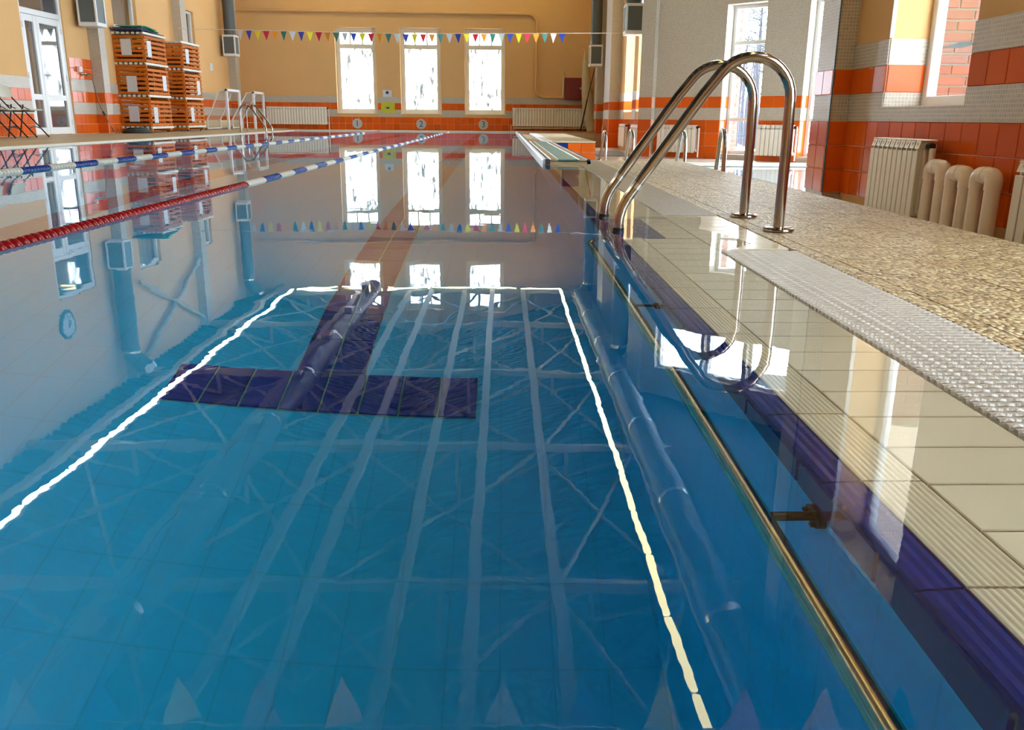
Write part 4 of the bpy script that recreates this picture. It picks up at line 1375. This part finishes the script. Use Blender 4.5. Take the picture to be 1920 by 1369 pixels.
# ---- folding chairs by the left wall, facing the pool (+x)
def chair(label, loc, rz):
    t = thing('folding_chair', label, 'chair', loc, rz, 'folding chairs by the left wall')
    t.scale = (0.88, 0.88, 0.96)
    MB().bbox(-0.20, 0.22, -0.21, 0.21, 0.405, 0.43, 0.01).build('seat', CHAIRP, t)
    MB().bbox(-0.18, 0.10, -0.17, 0.17, 0.385, 0.405, 0.004).build('seat_underside', DARKSTEEL, t)
    g = MB(); vs = []; fs = []
    n = 8
    for i in range(n + 1):
        v = -1 + 2 * i / n
        bow = 0.03 * v * v
        hh = 0.79 - 0.025 * v * v
        for z in (0.60 + 0.02 * v * v, hh):
            for th in (0.0, 0.016):
                vs.append((-0.30 - (z - 0.6) * 0.35 + bow + th, v * 0.215, z))
    for i in range(n):
        a = 4 * i; b = a + 4
        fs += [(a, a + 2, b + 2, b), (a + 1, b + 1, b + 3, a + 3), (a + 2, a + 3, b + 3, b + 2), (a, b, b + 1, a + 1)]
    fs += [(0, 1, 3, 2), (4 * n, 4 * n + 2, 4 * n + 3, 4 * n + 1)]
    g.add(vs, fs)
    bk = g.build('backrest', CHAIRP, t)
    MB().box(-0.375, -0.355, -0.05, 0.05, 0.745, 0.77).build('hand_hole', BLACKR, bk)
    for s in (-1, 1):
        MB().tube([(-0.36, s * 0.20, 0.77), (-0.28, s * 0.20, 0.60), (0.0, s * 0.20, 0.30), (0.27, s * 0.20, 0.005)], 0.0115, 8).build('front_leg', DARKSTEEL, t)
        MB().tube([(-0.10, s * 0.185, 0.50), (-0.12, s * 0.185, 0.40), (-0.22, s * 0.185, 0.005)], 0.0115, 8).build('rear_leg', DARKSTEEL, t)
        MB().tube([(-0.19, s * 0.20, 0.50), (-0.02, s * 0.19, 0.43)], 0.007, 6).build('brace', DARKSTEEL, t)
    MB().tube([(0.15, -0.20, 0.135), (0.14, 0, 0.17), (0.15, 0.20, 0.135)], 0.009, 6).build('front_crossbar', DARKSTEEL, t)
    MB().tube([(-0.19, -0.185, 0.13), (-0.19, 0, 0.17), (-0.19, 0.185, 0.13)], 0.009, 6).build('rear_crossbar', DARKSTEEL, t)
    return t
chair('folding chair with beige seat and black legs nearest the glazed door', (-7.24, 13.64, 0.055), 0.0)
chair('folding chair with beige seat at the left picture edge', (-7.24, 13.03, 0.055), 0.03)
# ---- tap, socket, hose and hose heap
tp = thing('wall_tap', 'chrome mixer tap on the orange tiles beside the door', 'tap', (-7.59, 16.52, 1.10))
MB().tube([(0.0, -0.14, 0.0), (0.06, -0.10, 0.0), (0.06, 0.10, 0.0), (0.0, 0.14, 0.0)], 0.018, 8).build('body', STEEL, tp)
MB().tube([(0.06, 0, 0.0), (0.10, 0.03, -0.03), (0.12, 0.04, -0.08)], 0.014, 8).build('spout', STEEL, tp)
sk = thing('socket_box', 'white socket box on the orange tiles beside the door', 'socket', (-7.59, 16.30, 1.17))
MB().bbox(0.0, 0.06, -0.05, 0.05, -0.045, 0.045, 0.008).build('case', WHITE, sk)
MB().bbox(0.06, 0.068, -0.035, 0.035, -0.03, 0.03, 0.003).build('cover', CREAM, sk)
hs = thing('hose', 'thin brown hose hanging from the tap to the floor', 'hose', (-7.47, 16.56, 0.055))
MB().tube([(0, 0, 0.97), (0.01, 0.03, 0.8), (0.03, 0.12, 0.5), (0.05, 0.22, 0.33), (0.08, 0.36, 0.14), (0.11, 0.44, 0.03)], 0.011, 8).build('hose_tube', mat('brown_hose', (0.28, 0.17, 0.09), 0.5), hs)
MB().tube([(0.042, 0.18, 0.40), (0.05, 0.22, 0.33)], 0.018, 8).build('connector', BLACKR, hs)
hp = thing('hose_heap', 'black hose coiled in a flat heap beside the crates', 'hose', (-7.1, 17.42, 0.055))
for k in range(4):
    MB().tube([(0.26 * math.cos(a * 0.35) * (1 - k * 0.12), 0.34 * math.sin(a * 0.35) * (1 - k * 0.12), 0.018 + k * 0.022) for a in range(18)], 0.018, 8, closed=True).build('coil', BLACKR if k != 2 else mat('dark_green_hose', (0.02, 0.06, 0.04), 0.6), hp)
# ---- two small goals with nets and rolled mats behind
def goal(label, y0, y1, x, depth, zt):
    t = thing('small_goal', label, 'goal', (x, y0, 0.055))
    w = y1 - y0
    h = zt - 0.055
    fr_ = MB()
    fr_.bbox(-0.03, 0.03, 0, 0.06, 0, h, 0.008); fr_.bbox(-0.03, 0.03, w - 0.06, w, 0, h, 0.008); fr_.bbox(-0.03, 0.03, 0, w, h - 0.06, h, 0.008)
    fr_.build('front_frame', WHITE, t)
    for yy in (0.03, w - 0.03):
        MB().tube([(0, yy, h - 0.03), (-0.18, yy, h - 0.05), (-depth * 0.7, yy, h * 0.55), (-depth, yy, 0.25), (-depth, yy, 0.02)], 0.018, 8).build('side_bow', WHITE, t)
    MB().tube([(-depth, 0.03, 0.03), (-depth, w - 0.03, 0.03)], 0.018, 8).build('rear_bar', WHITE, t)
    net = MB()
    n = 14
    for i in range(n + 1):
        yy = 0.03 + (w - 0.06) * i / n
        net.tube([(0, yy, h - 0.03), (-0.18, yy, h - 0.06), (-depth * 0.7, yy, h * 0.52), (-depth, yy, 0.24), (-depth, yy, 0.03)], 0.004, 4)
    prof = [(0, h - 0.03), (-0.18, h - 0.06), (-0.34 * depth / 0.5, h * 0.75), (-depth * 0.7, h * 0.52), (-depth * 0.86, h * 0.38), (-depth, 0.24), (-depth, 0.13)]
    for (xx, zz) in prof:
        net.tube([(xx, 0.03, zz), (xx, w / 2, zz - 0.015), (xx, w - 0.03, zz)], 0.004, 4)
    for yy in (0.03, w - 0.03):
        for k in range(1, 6):
            net.tube([(-0.001, yy, h * k / 6), (-depth * (0.9 if k < 4 else 0.4), yy, h * k / 6)], 0.004, 4)
    no = net.build('net', NET, t); no['kind'] = 'stuff'
    return t
goal('small white goal with a net next to the crates', 22.15, 23.25, -6.78, 0.52, 1.03)
goal('small white goal with a net behind the left steel ladder', 23.95, 24.95, -6.62, 0.6, 1.02)
for k, (ya, yb) in enumerate(((21.6, 23.3), (23.5, 25.2))):
    t = thing('rolled_mat', ('rolled cream mat on the deck behind the goal next to the crates', 'rolled cream mat on the deck behind the goal by the ladder')[k], 'mat', (-7.46, ya, 0.055))
    MB().lathe([(0.0, 0.0), (0.11, 0.0), (0.115, 0.02), (0.115, yb - ya - 0.02), (0.11, yb - ya), (0.0, yb - ya)], (0, 0, 0.115), 'y', 18).build('roll', CANVAS, t)
    for s in (0.3, 1.2):
        MB().lathe([(0.118, s), (0.118, s + 0.04)], (0, 0, 0.115), 'y', 18).build('strap', NET, t)
# ---- dark drain mat on the low floor
tag(MB().bbox(1.75, 2.45, 16.2, 18.9, -0.26, -0.25, 0.003).build('floor_mat', mat('grey_mat', (0.12, 0.10, 0.08), 0.9)), 'dark grey mat on the low floor near the right radiators', 'mat')
# ---- outside: snow, trees, brick reveal
sn = MB(); vs = []; fs = []
n = 26
for i in range(n + 1):
    for j in range(n + 1):
        x = 3.2 + 60 * i / n; y = -10 + 90 * j / n
        d = max(0, x - 9)
        vs.append((x, y, -0.75 + 0.10 * math.sin(x * 0.7) * math.cos(y * 0.5) + 0.02 * d))
for i in range(n):
    for j in range(n):
        a = i * (n + 1) + j
        fs.append((a, a + n + 1, a + n + 2, a + 1))
sn.add(vs, fs, True)
struct(sn.build('ground_snow', SNOW))
struct(MB().box(-20, 3.2, 26.7, 80, -0.8, -0.7).build('ground_snow_far', SNOW))
def pine(label, loc, h, seed, low=0.62, spread=1.0, tufts=34):
    rnd = random.Random(seed)
    t = thing('pine_tree', label, 'tree', loc, 0, 'trees outside the bay windows')
    MB().tube([(0, 0, 0), (0.05, 0, h * 0.5), (0, 0, h)], [0.16, 0.12, 0.04], 8).build('trunk', BARK, t)
    br = MB()
    cr = MB()
    for i in range(tufts):
        z = h * rnd.uniform(low, 0.98); a = rnd.uniform(0, 2 * PI); l = spread * rnd.uniform(0.5, 1.4) * (1.2 - (z / h - 0.62))
        e = Vector((l * math.cos(a), l * math.sin(a), z + rnd.uniform(-0.1, 0.3)))
        br.tube([(0, 0, z - 0.2), e], [0.03, 0.012], 5)
        for k in range(26):
            c = e * rnd.uniform(0.55, 1.1) + Vector((rnd.gauss(0, .22), rnd.gauss(0, .22), rnd.gauss(0, .16)))
            c.z = e.z + rnd.gauss(0, .18)
            d = Vector((rnd.gauss(0, 1), rnd.gauss(0, 1), rnd.gauss(0, .6))).normalized() * rnd.uniform(.08, .17)
            s = d.orthogonal().normalized() * 0.03
            cr.add([c - d, c + s, c + d, c - s], [(0, 1, 2, 3)])
    br.build('branches', BARK, t)
    o = cr.build('needle_tufts', NEEDLE, t); o['kind'] = 'stuff'
    return t
pine('dark pine with a spreading crown seen high in the bay window', (12.6, 45.0, -0.4), 6.4, 3)
pine('smaller pine standing lower behind the bay window', (14.3, 48.0, -0.4), 4.9, 5)
pine('bushy spruce added close outside to shade the right window', (4.9, 5.2, -0.75), 5.0, 8, 0.12, 0.75, 110)  # this spruce and the next are added to dim skylight on the reveal
pine('bushy spruce added a little farther out to shade the right window', (6.4, 1.5, -0.75), 5.6, 9, 0.12, 0.75, 110)
rt = random.Random(11)
for i in range(14):
    y = 27 + i * 0.9; x = y * (0.262 + 0.05 * ((i * 7) % 15) / 15)
    h = rt.uniform(3.0, 3.9)
    t = thing('bare_tree', 'bare grey tree trunk in the snowy wood outside the bay', 'tree', (x, y, -0.6), 0, 'bare trunks outside the bay')
    MB().tube([(0, 0, 0), (rt.uniform(-.1, .1), 0, h * 0.5), (rt.uniform(-.2, .2), 0, h)], [0.08, 0.06, 0.02], 6).build('trunk', BARK, t)
    b = MB()
    for k in range(7):
        z = h * rt.uniform(.4, .95); a = rt.uniform(0, 2 * PI); l = rt.uniform(.3, .8)
        b.tube([(0, 0, z), (l * math.cos(a), l * math.sin(a), z + l * 0.8)], [0.018, 0.006], 4)
    b.build('branches', BARK, t)
# brick reveals outside the windows: every brick a piece
def brick_reveal(name, p0, a, u, z0, z1, y0, length, sgn):
    """bricks on the outer reveal at u, from y0 outwards"""
    core = struct(MB().box(u - 0.12 if sgn < 0 else u, u if sgn < 0 else u + 0.12, y0, y0 + length, z0, z1).build(name, MORTAR, None, (p0[0], p0[1], 0), a))
    me = {}
    row = 0; z = z0 + 0.006
    face_u = u + 0.006 if sgn < 0 else u - 0.006
    while z < z1 - 0.05:
        off = 0.0 if row % 2 else -0.125
        yy = y0 + off
        while yy < y0 + length - 0.02:
            ya, yb = max(yy, y0), min(yy + 0.238, y0 + length)
            if yb - ya > 0.03:
                k = round(yb - ya, 3)
                if k not in me:
                    g = MB().bbox(-0.05, 0.006, 0, yb - ya, 0, 0.062, 0.003)
                    me[k] = g.mesh('brick'); me[k].materials.append(BRICK)
                link('brick', me[k], core, (u if sgn < 0 else u - 0.0, ya, z))
            yy += 0.25
        z += 0.077
        row += 1
    return core
def brick_face(name, x0, x1, y, z0, z1):
    core = struct(MB().box(x0, x1, y, y + 0.02, z0, z1).build(name, MORTAR))
    row = 0; z = z0 + 0.008; me = {}
    while z < z1 - 0.05:
        xx = x0 - (0.125 if row % 2 else 0)
        while xx < x1 - 0.02:
            a_, b_ = max(xx, x0), min(xx + 0.238, x1)
            k = round(b_ - a_, 3)
            if k > 0.03:
                if k not in me:
                    me[k] = MB().bbox(0, b_ - a_, -0.012, 0.01, 0, 0.066, 0.004).mesh('brick'); me[k].materials.append(BRICK)
                link('brick', me[k], core, (a_, y, z))
            xx += 0.25
        z += 0.082; row += 1
    return core
brick_face('trim_14', 3.06, 3.72, 7.19, 0.1, 2.2)
brick_reveal('trim_15', BW, BA, 1.63, -0.3, 2.3, 0.33, 0.25, -1)
